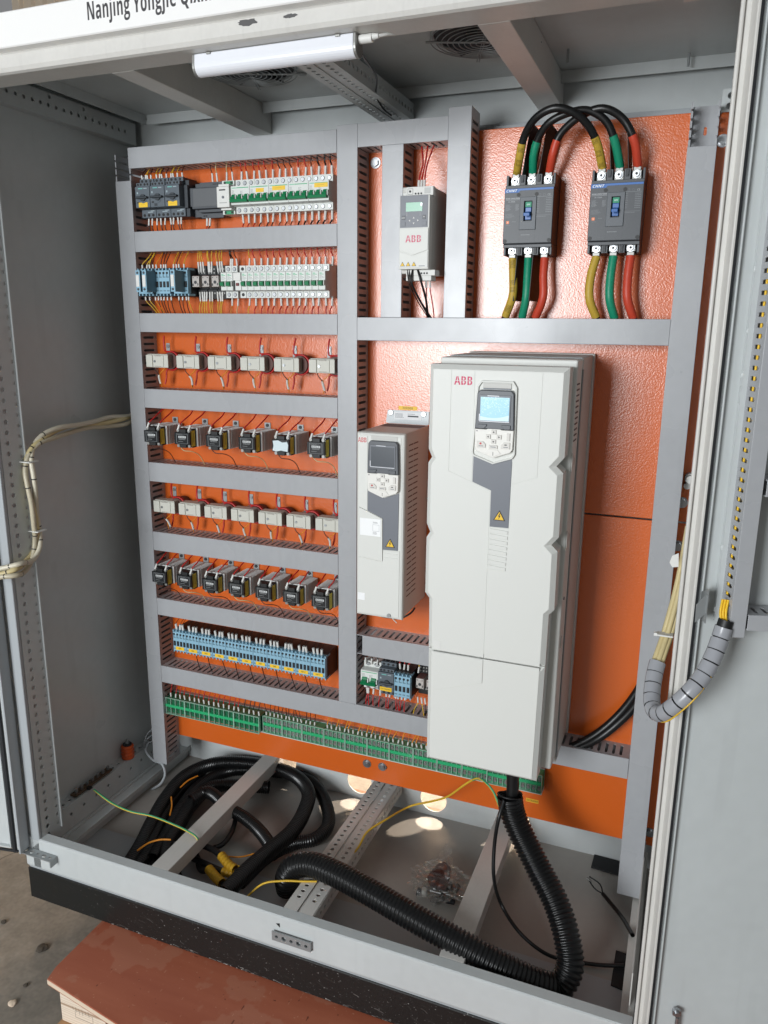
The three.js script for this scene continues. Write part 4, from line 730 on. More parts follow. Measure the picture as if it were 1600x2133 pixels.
  const bl = [[[.778, -.314, .108], [.783, -.34, .112], [.797, -.38, .09], [.815, -.424, .05]], [[.7825, -.314, .108], [.786, -.335, .113], [.799, -.375, .09], [.817, -.424, .05]], [[.791, -.314, .108], [.79, -.338, .115], [.8, -.372, .095], [.822, -.424, .05]], [[.803, -.314, .108], [.811, -.334, .113], [.817, -.375, .09], [.812, -.424, .05]]];
  bl.forEach((p, i) => wire(`black cable, ${ord(i, 4)} of the four under the small drive at the top`, 'black cables of the small drive', M.cable, p, i < 2 ? .0012 : .0026));
}
// ---------------------------------------------------------------- moulded case circuit breakers
const mcbFace = (amp) => decal(512, 640, (g, w, h) => {
  g.fillStyle = '#3d4146'; g.fillRect(0, 0, w, h); g.fillStyle = 'rgba(205,208,210,.8)'; g.font = 'bold 22px sans-serif'; g.fillText('NXM-250S/3300', 12, 118, 150); g.fillRect(12, 126, 150, 3); g.font = '21px sans-serif'; g.fillText('In ' + amp, 40, 156);
  smallPrint(g, 14, 182, 7, 60, 'rgba(190,193,196,.55)'); smallPrint(g, 120, 182, 7, 40, 'rgba(190,193,196,.55)'); smallPrint(g, 14, 290, 5, 110, 'rgba(190,193,196,.4)');
  g.fillStyle = 'rgba(205,208,210,.7)'; g.fillRect(340, 100, 160, 2); g.strokeStyle = 'rgba(205,208,210,.7)'; g.strokeRect(346, 68, 38, 24); g.beginPath(); g.arc(420, 80, 13, 0, 7); g.stroke(); g.font = '30px sans-serif'; g.fillText('CE', 452, 92); for (let i = 0; i < 9; i++) { smallPrint(g, 348, 118 + i * 20, 1, 34, 'rgba(190,193,196,.5)'); smallPrint(g, 440, 118 + i * 20, 1, 58, 'rgba(190,193,196,.6)'); } g.fillRect(346, 318, 150, 2); smallPrint(g, 348, 332, 1, 100, 'rgba(190,193,196,.5)');
  g.fillStyle = '#f07a3c'; g.fillRect(26, 376, 30, 34); g.fillStyle = '#f8d9c4'; g.fillRect(38, 384, 6, 18); smallPrint(g, 90, 384, 1, 70, 'rgba(190,193,196,.5)'); smallPrint(g, 24, 424, 1, 80, 'rgba(190,193,196,.4)'); smallPrint(g, 190, 545, 1, 130, 'rgba(200,203,205,.7)');
}, .42);
function makeMCCB(label, x, y, amp) { // y = middle
  const t = T('moulded_case_breaker', label, 'circuit breaker', [x, y, 0]), w = .0525;
  const b = (x0, x1, y0, y1, z0, z1, r) => B(x + x0, x + x1, y + y0, y + y1, z0, z1, r);
  P('case', [b(-w, w, -.06, .055, 0, .074, .002)], M.mccbSide, t);
  PP('terminal_housing', [b(-w, w, .055, .082, 0, .04, .001), b(-w, w, -.082, -.06, 0, .04, .001)], M.mccbSide, t);
  const bay = [-.035, 0, .035];
  P('terminal_wall', [-w + .0025, -.0175, .0175, w - .0025].flatMap((d, i) => [b(d - (i % 3 ? .0065 : .0025), d + (i % 3 ? .0065 : .0025), .055, .082, .0401, .068, .001), b(d - (i % 3 ? .0065 : .0025), d + (i % 3 ? .0065 : .0025), -.082, -.06, .0401, .068, .001)]), M.mccb, t);
  P('front_cover', X([[-.0525, -.0585], [.0525, -.0585], [.0525, .053], [-.0525, .053]].map(([a, c]) => [x + a, y + c]), .074, .0805, .0012, [[[-.0165, -.03], [.0165, -.03], [.0165, .034], [-.0165, .034]].map(([a, c]) => [x + a, y + c])]), M.mccb, t);
  P('lower_cover', b(-.0525, .0525, -.0665, -.0595, .0681, .0735, .001), M.mccb, t); P('upper_cover', b(-.0525, .0525, .0535, .0605, .0681, .0735, .001), M.mccb, t);
  const fp = mcbFace(amp), q = (a0, a1, c0, c1) => { const g = plane(x + a0, x + a1, y + c0, y + c1, .0808), u = g.attributes.uv; for (let i = 0; i < 4; i++) u.setXY(i, (a0 + .0515 + u.getX(i) * (a1 - a0)) / .103, (c0 + .057 + u.getY(i) * (c1 - c0)) / .109); return g; };
  P('face_print', [q(-.0515, -.0168, -.0565, .052), q(.0168, .0515, -.0565, .052), q(-.0167, .0167, -.0565, -.031), q(-.0167, .0167, .035, .052)], fp, t);
  P('brand_strip', X([[-.0515, .0445], [-.022, .0445], [-.0185, .0485], [.0515, .0485], [.0515, .0525], [-.0515, .0525]].map(([a, c]) => [x + a, y + c]), .081, .0814), M.blueStripe, t);
  P('brand_print', plane(x - .0505, x - .0235, y + .0447, y + .0523, .0817), decal(256, 72, (g, k, h) => { g.fillStyle = '#2868b4'; g.fillRect(0, 0, k, h); g.fillStyle = '#f2f4f6'; g.font = 'italic bold 70px sans-serif'; g.save(); g.translate(8, 61); g.scale(222 / g.measureText('CHNT').width, 1); g.fillText('CHNT', 0, 0); g.restore(); }), t);
  P('lever_frame', X([[-.0175, -.031], [.0175, -.031], [.0175, .035], [-.0175, .035]].map(([a, c]) => [x + a, y + c]), .0805, .0835, .0008, [[[-.0085, -.013], [.0085, -.013], [.0085, .0265], [-.0085, .0265]].map(([a, c]) => [x + a, y + c])]), mat('#565b61', .45), t);
  P('lever_well', b(-.016, .016, -.028, .032, .06, .064), M.black, t);
  const lv = P('lever', [b(-.0065, .0065, -.0105, .0145, .064, .079, .001), profX([[.079, y - .001], [.096, y - .0045], [.097, y + .001], [.079, y + .006]], x - .0065, x + .0065, .001)], M.blue, t);
  P('off_window', b(-.0065, .0065, .0148, .0255, .064, .0795), M.sGreen, t);
  P('off_print', plane(x - .006, x + .006, y + .0155, y + .0245, .0797), decal(128, 96, (g, k, h) => { g.fillStyle = '#12906c'; g.fillRect(0, 0, k, h); g.fillStyle = '#e6f2ec'; g.font = 'bold 44px sans-serif'; g.textAlign = 'center'; g.fillText('OFF', k / 2, 64); }), t);
  PP('cover_screw', [[-.022, .04], [.0165, .04], [-.0475, -.053], [.0475, -.053]].map(([a, c]) => C('z', [x + a, y + c, .081], .004, .001, 14)), M.black, t);
  PP('barrier_clip', [-.0175, .0175].flatMap((d) => [b(d - .003, d + .003, .0665, .08, .068, .0705, .0008), b(d - .003, d + .003, -.08, -.0655, .068, .0705, .0008), C('z', [x + d, y + .071, .071], .0025, .001, 8), C('z', [x + d, y - .071, .071], .0025, .001, 8)]), M.darker, t);
  PP('terminal_bolt', bay.flatMap((d) => [1, -1].map((s) => join([C('z', [x + d, y + s * .0715, .0597], .0082, .0022, 18), C('z', [x + d, y + s * .0715, .0635], .0056, .0054, 14)]))), M.steel, t);
  PP('bolt_socket', bay.flatMap((d) => [1, -1].map((s) => C('z', [x + d, y + s * .0715, .0663], .0028, .0006, 6))), M.black, t);
  return { t, x, y, bay };
}
const sleevePrint = decal(512, 64, (g, w, h) => { g.fillStyle = '#c0a03a'; g.fillRect(0, 0, w, h); g.fillStyle = 'rgba(60,50,20,.8)'; g.font = 'bold 17px serif'; for (const y of [22, 54]) { g.fillText('TONGLI', 20, y); g.fillText('SOFT  TUBE', 190, y); g.fillText('TONGLI', 390, y); } });
{
  const a = makeMCCB('left black moulded case breaker with blue lever at OFF, beside the tall duct', 1.0395, -.2025, '250A');
  const b = makeMCCB('right black moulded case breaker with blue lever at OFF, nearest the right duct', 1.2195, -.202, '150A');
  const col = ['yellow', 'green', 'red'], sm = [sleevePrint, M.sGreen, M.sRed];
  const cable = (label, pts, split, k, lugs, group, r = .0088, bare) => { // pts along the cable, sleeves from the ends up to split fractions
    const cv = new THREE.CatmullRomCurve3(pts.map((p) => p.isVector3 ? p : V3(...p)), false, 'centripetal'), t = T('power_cable', label, 'cable', pts[0].toArray ? pts[0].toArray() : pts[0], group);
    const seg = (u0, u1, rad, n) => { const p = []; for (let i = 0; i <= n; i++) p.push(cv.getPointAt(u0 + (u1 - u0) * i / n)); return new THREE.TubeGeometry(new THREE.CatmullRomCurve3(p), n * 2, rad, 12); };
    P('insulation', seg(0.001, .999, r * .9, 24), M.cable, t);
    for (const [u0, u1] of split) P('colour_sleeve', seg(u0, u1, r, 12), sm[k], t);
    for (const [p, s] of lugs) P('lug', [B(p.x - .0095, p.x + .0095, p.y - .0085, p.y + .0095, .055, .0584, .001), B(p.x - .008, p.x + .008, p.y + s * .0085, p.y + s * .017, .046, .0575, .002)], M.tin, t);
    return t;
  };
  const arcs = [[[1082, 330], [1092, 285], [1117, 245], [1157, 225], [1198, 236], [1228, 265], [1244, 300]], [[1112, 322], [1123, 285], [1145, 255], [1185, 235], [1225, 230], [1262, 252], [1281, 295]], [[1152, 320], [1164, 285], [1190, 256], [1222, 235], [1258, 226], [1296, 246], [1321, 292]]];
  const depth = [[.075, .095, .12, .13, .12, .1, .08], [.072, .085, .1, .105, .1, .09, .075], [.07, .075, .085, .095, .1, .09, .078]];
  arcs.forEach((p, k) => {
    const A = V3(a.x + a.bay[k], a.y + .087, .049), Bq = V3(b.x + b.bay[k], b.y + .087, .049);
    cable(`black jumper cable with ${col[k]} sleeved ends arching over both black circuit breakers`, [A, ...p.map(([u, v], i) => az(u, v, depth[k][i])), Bq], [[0.0, [.2, .2, .2][k]], [.8, .999]], k, [[V3(A.x, A.y - .017, 0), 1], [V3(Bq.x, Bq.y - .017, 0), 1]], 'jumper cables over the breakers');
  });
  const low = [[[1069, 575], [1068, 615], [1052, 662]], [[1099, 575], [1096, 620], [1087, 664]], [[1132, 575], [1131, 620], [1114, 665]], [[1231, 575], [1228, 622], [1243, 664]], [[1272, 575], [1270, 622], [1281, 666]], [[1308, 575], [1307, 622], [1320, 666]]];
  low.forEach((p, i) => {
    const q = i < 3 ? a : b, k = i % 3, A = V3(q.x + q.bay[k], q.y - .087, .049);
    const pts = [A, ...p.map(([u, v], j) => az(u, v, [.055, .058, .042][j]))];
    cable(`power cable in ${col[k]} sleeve hanging from the ${i < 3 ? 'left' : 'right'} black circuit breaker`, pts, [[0, .97]], k, [[V3(A.x, A.y + .017, 0), -1]], 'sleeved cables under the breakers', .0092);
    if (i < 3) { const e = pts[3]; for (let j = 0; j < 3; j++) wire(`red wire, ${ORD[j].replace('leftmost', 'first')} of three out of the ${col[k]} sleeve under the left breaker`, 'red wires under the left breaker', M.red, [[e.x - .004 + j * .004, e.y + .003, e.z], [e.x - .012 + j * .004, e.y - .008, e.z + .004], [e.x - .016 + j * .004, e.y - .02, e.z]], .0021); }
  });
  // black insulating barriers between the phases
  const barrier = (label, p) => { const t = T('phase_barrier', label, 'barrier', [p[0][0], p[0][1], p[0][2]], 'phase barriers of the left breaker'); let g = new THREE.BufferGeometry(); const dx = .0012; const v = []; const [a1, b1, c1, d1] = p; const f = (q, s) => [q[0] + s * dx / 2, q[1], q[2]]; const quad = (q, r, s, u) => v.push(...q, ...r, ...s, ...q, ...s, ...u);
    quad(f(a1, 1), f(b1, 1), f(c1, 1), f(d1, 1)); quad(f(d1, -1), f(c1, -1), f(b1, -1), f(a1, -1)); for (const [m, n] of [[a1, b1], [b1, c1], [c1, d1], [d1, a1]]) quad(f(m, 1), f(m, -1), f(n, -1), f(n, 1));
    g.setAttribute('position', new THREE.Float32BufferAttribute(v, 3)); g.computeVertexNormals(); P('sheet', g, M.black, t); };
  for (const [q, nm] of [[a, 'left'], [b, 'right']]) for (const [d, w] of [[-.0175, 'left'], [.0175, 'right']]) {
    const x = q.x + d; if (nm === 'left') barrier(`black barrier sheet below the left breaker, the ${w} one`, [[x - .005, q.y - .08, .066], [x + .006, q.y - .08, .008], [x + .003, q.y - .178, .008], [x - .009, q.y - .178, .066]]);
    barrier(`black barrier sheet above the ${nm} breaker, the ${w} one`, nm === 'left' ? [[x - .002, q.y + .08, .068], [x + .012, q.y + .186, .066], [x + .029, q.y + .168, .02], [x + .012, q.y + .08, .01]] : [[x + .001, q.y + .08, .068], [x - .008, q.y + .165, .066], [x - .002, q.y + .16, .025], [x + .003, q.y + .08, .01]]);
  }
}

// ---------------------------------------------------------------- wires of the device rows
{
  const R = M.red, K = M.cable, Br = M.brownWire, Y = M.yellowWire, O = M.orangeWire;
  const row = (desc, grp, list, yDev, z, yDuct, o = {}) => list.forEach(([x, m, k = {}], i) => lead(`${m === R ? 'red' : m === K ? 'black' : m === Br ? 'dark' : m === Y ? 'yellow' : m === O ? 'orange' : 'cream'} wire ${desc}, ${list.length > 1 ? ord(i, list.length) : 'the only one'}`, grp, m, x, yDev, z, yDuct, { ...o, ...k }));
  const poles = (x0, n, step, cs) => Array.from({ length: n }, (_, i) => [x0 + i * step, ...[].concat(cs[i])]);
  const thick = { r: .0021, sr: .0032 }, mid = { r: .0015, sr: .0028 };
  // top row
  row('rising from the five three-pole breakers', 'wires above the three-pole breakers', poles(.306, 15, .0178, [R, R, R, R, R, R, Br, Br, Br, R, R, Br].map((m) => [m, mid]).concat([[K, thick], [K, thick], [K, thick]])), -.0885, .03, -.0486, { len: .021 });
  row('dropping from the five three-pole breakers', 'wires below the three-pole breakers', poles(.306, 15, .0178, [[R, mid], [R, mid], [R, mid], [K, mid], [K, mid], [K, mid], [Br, {}], [Br, {}], [Br, {}], ...Array(6).fill([K, thick])]), -.169, .03, -.2042, { len: .02 });
  row('rising from the three motor starters', 'wires above the motor starters', [[.026, Br], [.0375, O], [.043, Y], [.052, Br], [.071, Y], [.0785, Y], [.088, Br], [.1, Br], [.114, Y], [.1225, Y], [.1335, Y], [.149, Br]], -.079, .055, -.0486, { len: .014 });
  row('dropping from the three motor starters', 'wires below the motor starters', [.031, .042, .057, .068, .083, .098, .109, .121, .132].map((x) => [x, Br]), -.1695, .045, -.2042, { len: .017, r: .0014 });
  row('above the dark power supply', 'wires of the power supply', [[.225, Br], [.239, M.creamWire], [.266, M.creamWire], [.284, Br]], -.0875, .035, -.0486, { len: .02 });
  row('below the dark power supply', 'wires of the power supply', [[.2025, R], [.212, K]], -.174, .033, -.2042, { len: .018, ...mid });
  // second row
  row('rising from the thirteen single-pole breakers', 'wires above the single-pole breakers', poles(.3205, 14, .018, [[Y, {}], ...Array(13).fill([R, mid])]), -.2915, .03, -.2535, { len: .018 });
  row('dropping from the thirteen single-pole breakers', 'wires below the single-pole breakers', poles(.3205, 14, .018, [[Y, {}], ...Array(13).fill([R, mid])]), -.372, .03, -.4112, { len: .018 });
  row('above the two single-pole breakers', 'wires of the two single-pole breakers', [[.2655, K, mid], [.2705, K, mid], [.286, Br]], -.2915, .03, -.2535);
  row('below the two single-pole breakers', 'wires of the two single-pole breakers', [[.2675, O], [.2855, M.creamWire]], -.372, .03, -.4112);
  row('rising from the clear plug-in relays', 'wires above the plug-in relays', [.1735, .1805, .188, .2035, .2075, .2125, .232, .239, .246].map((x) => [x, Y]), -.302, .037, -.2535, { len: .022 });
  row('dropping from the clear plug-in relays', 'wires below the plug-in relays', [.1735, .181, .188, .1955, .2045, .212, .2275, .235, .243].map((x) => [x, Y]), -.359, .037, -.4112, { len: .02 });
  row('rising from the upper contactors', 'wires above the upper contactors', [[.012, Y, { dx: .02, z: 0 }], [.026, Y, { dx: .016 }], [.0365, Y], [.047, Br], [.0575, O, { dx: .01 }], [.0715, Br], [.0795, Br], [.0875, Br], [.1105, Y], [.1205, Br], [.129, O], [.1445, Y]], -.3, .06, -.2535, { len: .014 });
  row('dropping from the upper contactors', 'wires below the upper contactors', [[.012, Y, { dx: .025 }], [.026, Y, { dx: .02 }], [.045, O, { dx: .016 }], [.055, Br], [.063, Br], [.075, Br], [.084, Br], [.095, Br], [.1195, Br], [.1325, Br], [.1425, Br], [.1505, Y]], -.363, .055, -.4112, { len: .014 });
  // contactor row
  for (let i = 0; i < 11; i++) {
    const c = .0795 + i * .04487;
    row(`into ${i === 10 ? 'the rightmost' : 'the ' + ORD[i]} contactor of the long row`, 'wires above the long contactor row', [-.0165, -.0055, .0055].map((d) => [c + d, K]), -1.3085, .066, -1.2709, { len: .0165, r: .0007, sr: .0036, dx: rr(-.003, .003), zDuct: .03 });
    if (i) row(`below the ${ord(i, 11)} contactor of the long row`, 'wires below the long contactor row', [[c - .003, K]], -1.377, .06, -1.4345, { len: .005, r: .0012, sr: .0013, dx: rr(.0, .008), zDuct: .045 });
  }
  // terminal strip
  const t4 = Array.from({ length: 20 }, (_, i) => [-.0165 + (i + .5) * .01716 + .0015, i < 16 ? R : K, { r: .0013, sr: .0026 }]);
  row('entering the tall green terminal blocks', 'wires of the tall terminal blocks', t4, -1.5425, .045, -1.4867, { len: .012, zDuct: .03, dx: rr(-.004, .004) });
  const xs = [.331, .395, .459, .528, .5935, .661, .7265, .7955, .863];
  for (let b = 0; b < 9; b++) {
    const w = (b < 8 ? xs[b + 1] - xs[b] : .069) / 5, list = [];
    for (let i = 0; i < 5; i++) { if (b === 2 && i > 2) continue; const orange = b > 2; list.push([xs[b] + (i + .5) * w, orange ? O : K, { r: orange ? .0016 : .001, dx: orange ? rr(.01, .022) : rr(-.009, .009), ...(orange && i % 2 ? { r: .0005, dx: .002 } : {}) }]); }
    row(`entering the ${ORD[b].replace('leftmost', 'first')} small green terminal block`, 'wires of the small terminal blocks', list, -1.5415, .034, -1.4867, { len: .009, sr: .0024, zDuct: .03 });
  }
  // group under the medium drive
  row('above the devices under the medium drive', 'wires above the devices under the medium drive', [[.657, K], [.6735, K], [.69, K], [.7135, K, mid], [.7265, K, mid], [.7395, K, mid], [.756, R, mid], [.7665, R, mid], [.778, R, { ...mid, dx: .012 }], [.806, Y]], -1.314, .05, -1.2855, { len: .014 });
  row('below the devices under the medium drive', 'wires below the devices under the medium drive', [[.661, R, mid], [.666, R, mid], [.681, R, mid], [.7, R, mid], [.716, R, mid], [.7295, R, mid], [.7445, R, mid], [.752, R, mid], [.761, R, mid], [.7725, R, mid], [.806, Y, { dx: -.012 }], [.816, Y, { dx: .008 }], [.8255, K]], -1.391, .05, -1.4345, { len: .012, zDuct: .055 });
}
// ---------------------------------------------------------------- hoses and cables on the cabinet floor
function hoseGeo(pts, r, pitch, dip, rad = 14) {
  const cv = new THREE.CatmullRomCurve3(pts, false, 'centripetal'); cv.arcLengthDivisions = 400;
  const N = Math.round(cv.getLength() / pitch) * 4, fr = cv.computeFrenetFrames(N, false), pos = [], idx = [];
  for (let i = 0; i <= N; i++) {
    const p = cv.getPointAt(i / N), q = r * (1 - [0, 0, dip, dip][i % 4]);
    for (let j = 0; j <= rad; j++) { const a = j / rad * 2 * Math.PI, v = p.clone().addScaledVector(fr.normals[i], q * Math.cos(a)).addScaledVector(fr.binormals[i], q * Math.sin(a)); pos.push(v.x, v.y, v.z); }
  }
  for (let i = 0; i < N; i++) for (let j = 0; j < rad; j++) { const a = i * (rad + 1) + j, b = a + rad + 1; idx.push(a, b, a + 1, b, b + 1, a + 1); }
  const g = new THREE.BufferGeometry(); g.setAttribute('position', new THREE.Float32BufferAttribute(pos, 3)); g.setIndex(idx); g.computeVertexNormals(); return g;
}
const thingAt = (name, label, cat, p, group) => T(name, label, cat, [p.x, p.y, p.z], group);
{
  const mainPts = [ay(600, 1850, -1.825), ay(598, 1828, -1.785), ay(612, 1806, -1.75), ay(645, 1800, -1.728), ay(695, 1818, -1.722), ay(770, 1858, -1.724), ay(860, 1910, -1.735), ay(960, 1966, -1.755), ay(1055, 2018, -1.785), ay(1120, 2048, -1.808), ay(1163, 2056, -1.82), az(1187, 2015, .37), az(1180, 1950, .335), az(1158, 1880, .29), az(1120, 1805, .245), az(1085, 1735, .215), az(1067, 1690, .203), az(1062, 1657, .2)];
  const h = thingAt('corrugated_hose', 'thick black corrugated hose lying along the front sill and rising to the large drive', 'hose', mainPts[0]);
  P('hose_wall', hoseGeo(mainPts, .0305, .0096, .11, 20), M.hose, h);
  const e = az(1062, 1657, .2); P('hose_rim', new THREE.TorusGeometry(.0285, .002, 8, 28).rotateX(1.25).translate(e.x, e.y, e.z), M.black, h);
  const c = thingAt('power_cable', 'thick black cable from the large drive down into the mouth of the corrugated hose', 'cable', az(1068, 1690, .2));
  P('insulation', tube([V3(1.093, -1.4, .2), az(1068, 1640, .2), az(1066, 1700, .205), az(1075, 1740, .212)], .0145, 16, 14), M.cable, c);
  const k = thingAt('thin_cable', 'thin black cable from the hose mouth to the dark pad at the right', 'cable', az(1040, 1690, .235));
  P('insulation', tube([az(1050, 1668, .225), az(1040, 1700, .245), az(1030, 1760, .25), az(1029, 1830, .265), ay(1045, 1885, -1.78), ay(1085, 1945, -1.80), ay(1140, 1988, -1.825), ay(1200, 2003, -1.845), ay(1250, 2010, -1.846), ay(1300, 2012, -1.843)], .0045, 50, 8), M.cable, k);
  const k2 = thingAt('thin_cable', 'short black cable with two bare crimped ends near the right duct foot', 'cable', ay(1258, 1868, -1.84));
  P('insulation', tube([ay(1256, 1862, -1.835), ay(1275, 1885, -1.835), ay(1295, 1910, -1.83), ay(1318, 1948, -1.8)], .0052, 16, 8), M.cable, k2);
  P('core', tube([ay(1256, 1862, -1.835), ay(1240, 1852, -1.83), ay(1226, 1832, -1.825)], .0018, 8, 6), M.cable, k2); P('core', tube([ay(1256, 1862, -1.835), ay(1250, 1842, -1.83), ay(1228, 1826, -1.825)], .0018, 8, 6), M.cable, k2);
  P('crimp', tube([ay(1231, 1836, -1.826), ay(1223, 1829, -1.824)], .0032, 3, 8), M.tin, k2);
  for (const [lb, q, y] of [['dark rectangular pad lying on the cabinet floor at the right, near the sill', [[1283, 1981], [1312, 1991], [1304, 2067], [1272, 2054]], -1.8535], ['dark rectangular pad lying on the cabinet floor, behind the right duct foot', [[1238, 1781], [1312, 1802], [1305, 1830], [1231, 1808]], -1.8535]]) {
    const p = q.map(([u, v]) => ay(u, v, y)), t = thingAt('floor_pad', lb, 'pad', p[0]);
    P('pad', X(p.map((v) => [v.x, -v.z]), 0, .003, .0006).rotateX(-Math.PI / 2).translate(0, y, 0), M.rubber, t);
  }
  // loops at the left
  const loops = [
    ['black corrugated hose of the coil, running from the front sill up round the back', [[468, 1862, -1.79], [512, 1816, -1.79], [562, 1772, -1.8], [610, 1730, -1.8], [634, 1690, -1.8], [642, 1650, -1.8], [612, 1615, -1.8], [535, 1592, -1.8], [452, 1590, -1.8], [388, 1616, -1.8], [348, 1660, -1.81], [318, 1712, -1.82], [292, 1765, -1.83], [262, 1812, -1.835]], .0215],
    ['black corrugated hose of the coil, turning right towards the holed cross member', [[500, 1838, -1.82], [556, 1785, -1.825], [610, 1758, -1.825], [655, 1748, -1.825], [682, 1722, -1.825], [678, 1672, -1.825], [640, 1622, -1.825], [560, 1606, -1.825], [480, 1606, -1.825], [420, 1634, -1.82], [380, 1680, -1.82], [350, 1735, -1.83], [318, 1790, -1.83]], .019],
    ['black corrugated hose of the coil, crossing its middle', [[398, 1668, -1.79], [430, 1650, -1.785], [478, 1685, -1.79], [512, 1705, -1.8], [540, 1730, -1.81], [560, 1758, -1.815], [568, 1785, -1.825]], .0185],
    ['black corrugated hose of the coil, at its left side', [[420, 1612, -1.83], [372, 1650, -1.83], [345, 1690, -1.83], [325, 1735, -1.835], [300, 1790, -1.835], [272, 1815, -1.835]], .02],
    ['black corrugated hose of the coil, deep inside the ring', [[560, 1640, -1.81], [500, 1636, -1.81], [440, 1640, -1.805], [400, 1675, -1.81], [372, 1720, -1.815], [350, 1765, -1.825], [345, 1800, -1.83]], .02],
  ];
  for (const [lb, q, r] of loops) { const p = q.map(([u, v, y]) => ay(u, v, y)), t = thingAt('corrugated_hose', lb, 'hose', p[0], 'coiled hoses on the cabinet floor'); P('hose_wall', hoseGeo(p, r, .0062, .1, 12), M.hose, t); }
  const cables = [
    ['smooth black cable under the left cross member, ending in the upper yellow sleeve', [[360, 1760, -1.81], [402, 1757, -1.81], [440, 1768, -1.805], [462, 1783, -1.8]], .0085],
    ['smooth black cable ending in the middle yellow sleeve', [[380, 1778, -1.83], [420, 1796, -1.825], [450, 1810, -1.815], [470, 1818, -1.81]], .0085],
    ['smooth black cable ending in the front yellow sleeve', [[402, 1760, -1.83], [412, 1790, -1.83], [420, 1812, -1.825], [440, 1812, -1.815]], .0085],
    ['smooth black cable curving in front of the hose crossing', [[495, 1668, -1.8], [492, 1700, -1.81], [482, 1735, -1.815], [462, 1760, -1.82], [440, 1768, -1.825]], .007],
    ['smooth black cable at the foot of the left cross member', [[392, 1762, -1.8], [384, 1790, -1.82], [372, 1820, -1.83], [392, 1840, -1.835]], .0075],
  ];
  for (const [lb, q, r] of cables) { const p = q.map(([u, v, y]) => ay(u, v, y)), t = thingAt('power_cable', lb, 'cable', p[0], 'cables of the coil'); P('insulation', tube(p, r, 24, 10), M.cable, t); }
  const ends = [['upper', [462, 1783, -1.8], [478, 1802, -1.795], [492, 1812, -1.79]], ['middle', [466, 1816, -1.81], [482, 1818, -1.805], [498, 1822, -1.8]], ['front', [436, 1811, -1.815], [450, 1828, -1.805], [464, 1841, -1.795]]];
  for (const [nm, ...q] of ends) { const p = q.map(([u, v, y]) => ay(u, v, y)), t = thingAt('cable_end_sleeve', `${nm} one of three crumpled yellow sleeves on cable ends among the hoses`, 'sleeve', p[0]); const g = hoseGeo(p, .0125, .013, .16, 12); P('sleeve', g, mat('#b98e1c', .55), t); P('cable_lug', tube([p[2], p[2].clone().add(p[2].clone().sub(p[1]).multiplyScalar(.35))], .006, 4, 8), M.black, t); }
  const thin = [
    ['green and yellow earth wire from the earth bar onto the left cross member', M.greenWire, [[196, 1645, -1.735], [234, 1673, -1.74], [272, 1690, -1.742], [314, 1699, -1.742], [352, 1713, -1.744], [389, 1730, -1.748], [409, 1743, -1.754], [413, 1750, -1.762], [408, 1757, -1.79]], .0026, 1],
    ['yellow wire coming out from under the thick hose to the front sill', M.yellowWire, [[513, 1869, -1.79], [548, 1841, -1.765], [590, 1835, -1.758], [634, 1836, -1.757], [660, 1836, -1.757]], .0026],
    ['short yellow wire end beside the yellow sleeves', M.orangeWire, [[474, 1784, -1.8], [500, 1785, -1.8], [530, 1778, -1.8], [551, 1769, -1.795]], .0021],
    ['yellow wire lying over the hoses at the far left', M.orangeWire, [[286, 1772, -1.8], [310, 1756, -1.795], [334, 1749, -1.79], [356, 1749, -1.79]], .0026],
    ['yellow wire arc on the back of the coil', M.orangeWire, [[376, 1640, -1.785], [392, 1626, -1.78], [412, 1616, -1.78]], .0024],
    ['short yellow wire piece on the left of the coil', M.orangeWire, [[354, 1698, -1.79], [358, 1680, -1.785], [357, 1660, -1.785]], .0022],
  ];
  for (const [lb, m, q, r, stripe] of thin) { const p = q.map(([u, v, y]) => ay(u, v, y)), t = thingAt('wire', lb, 'wire', p[0]); P('insulation', tube(p, r, 40, 7), m, t); if (stripe) P('yellow_stripe', tube(p.map((v) => V3(v.x + .0002, v.y - .0006, v.z + .0018)), r * .55, 40, 6), M.yellowWire, t); }
  const long = [ay(690, 1815, -1.775), ay(712, 1802, -1.77), ay(746, 1766, -1.76), ay(764, 1734, -1.745), ay(806, 1706, -1.735), az(853, 1680, .02), az(900, 1669, .05), az(931, 1660, .08), az(966, 1636, .12), az(984, 1625, .14), az(999, 1622, .16), az(1013, 1631, .175), az(1028, 1650, .185), az(1040, 1680, .195)];
  const lw = thingAt('wire', 'long yellow earth wire rising from the holed cross member into the mouth of the hose', 'wire', long[0]); P('insulation', tube(long, .0028, 70, 8), M.yellowWire, lw); P('green_stripe', tube(long.slice(9).map((v) => V3(v.x + .001, v.y + .0008, v.z + .0012)), .0024, 24, 6), M.greenWire, lw);
  // plastic bag with small parts
  const bp = ay(918, 1858, -1.8545), bag = thingAt('plastic_bag', 'crumpled clear plastic bag of small parts on the cabinet floor', 'bag', bp);
  let bg = new THREE.IcosahedronGeometry(1, 9); { const p = bg.attributes.position; for (let i = 0; i < p.count; i++) { const v = V3(p.getX(i), p.getY(i), p.getZ(i)), n = fbm(v.x * 2.2 + 5, v.y * 2.2 + v.z * 1.7 + 5, 64, 77, 3), m = Math.abs(fbm(v.x * 6 + 9, v.z * 6 - v.y * 5 + 9, 64, 99, 3) - .5), k = Math.abs(fbm(v.z * 9 + 3, v.x * 9 + v.y * 8 + 3, 64, 119, 2) - .5); const s = .66 + .8 * (n - .5) + .7 * m + .35 * k; p.setXYZ(i, bp.x + v.x * s * .085, bp.y + .034 + Math.max(-.9, v.y * s) * .036, bp.z + v.z * s * .075); } bg.computeVertexNormals(); }
  P('film', bg, M.bag, bag);
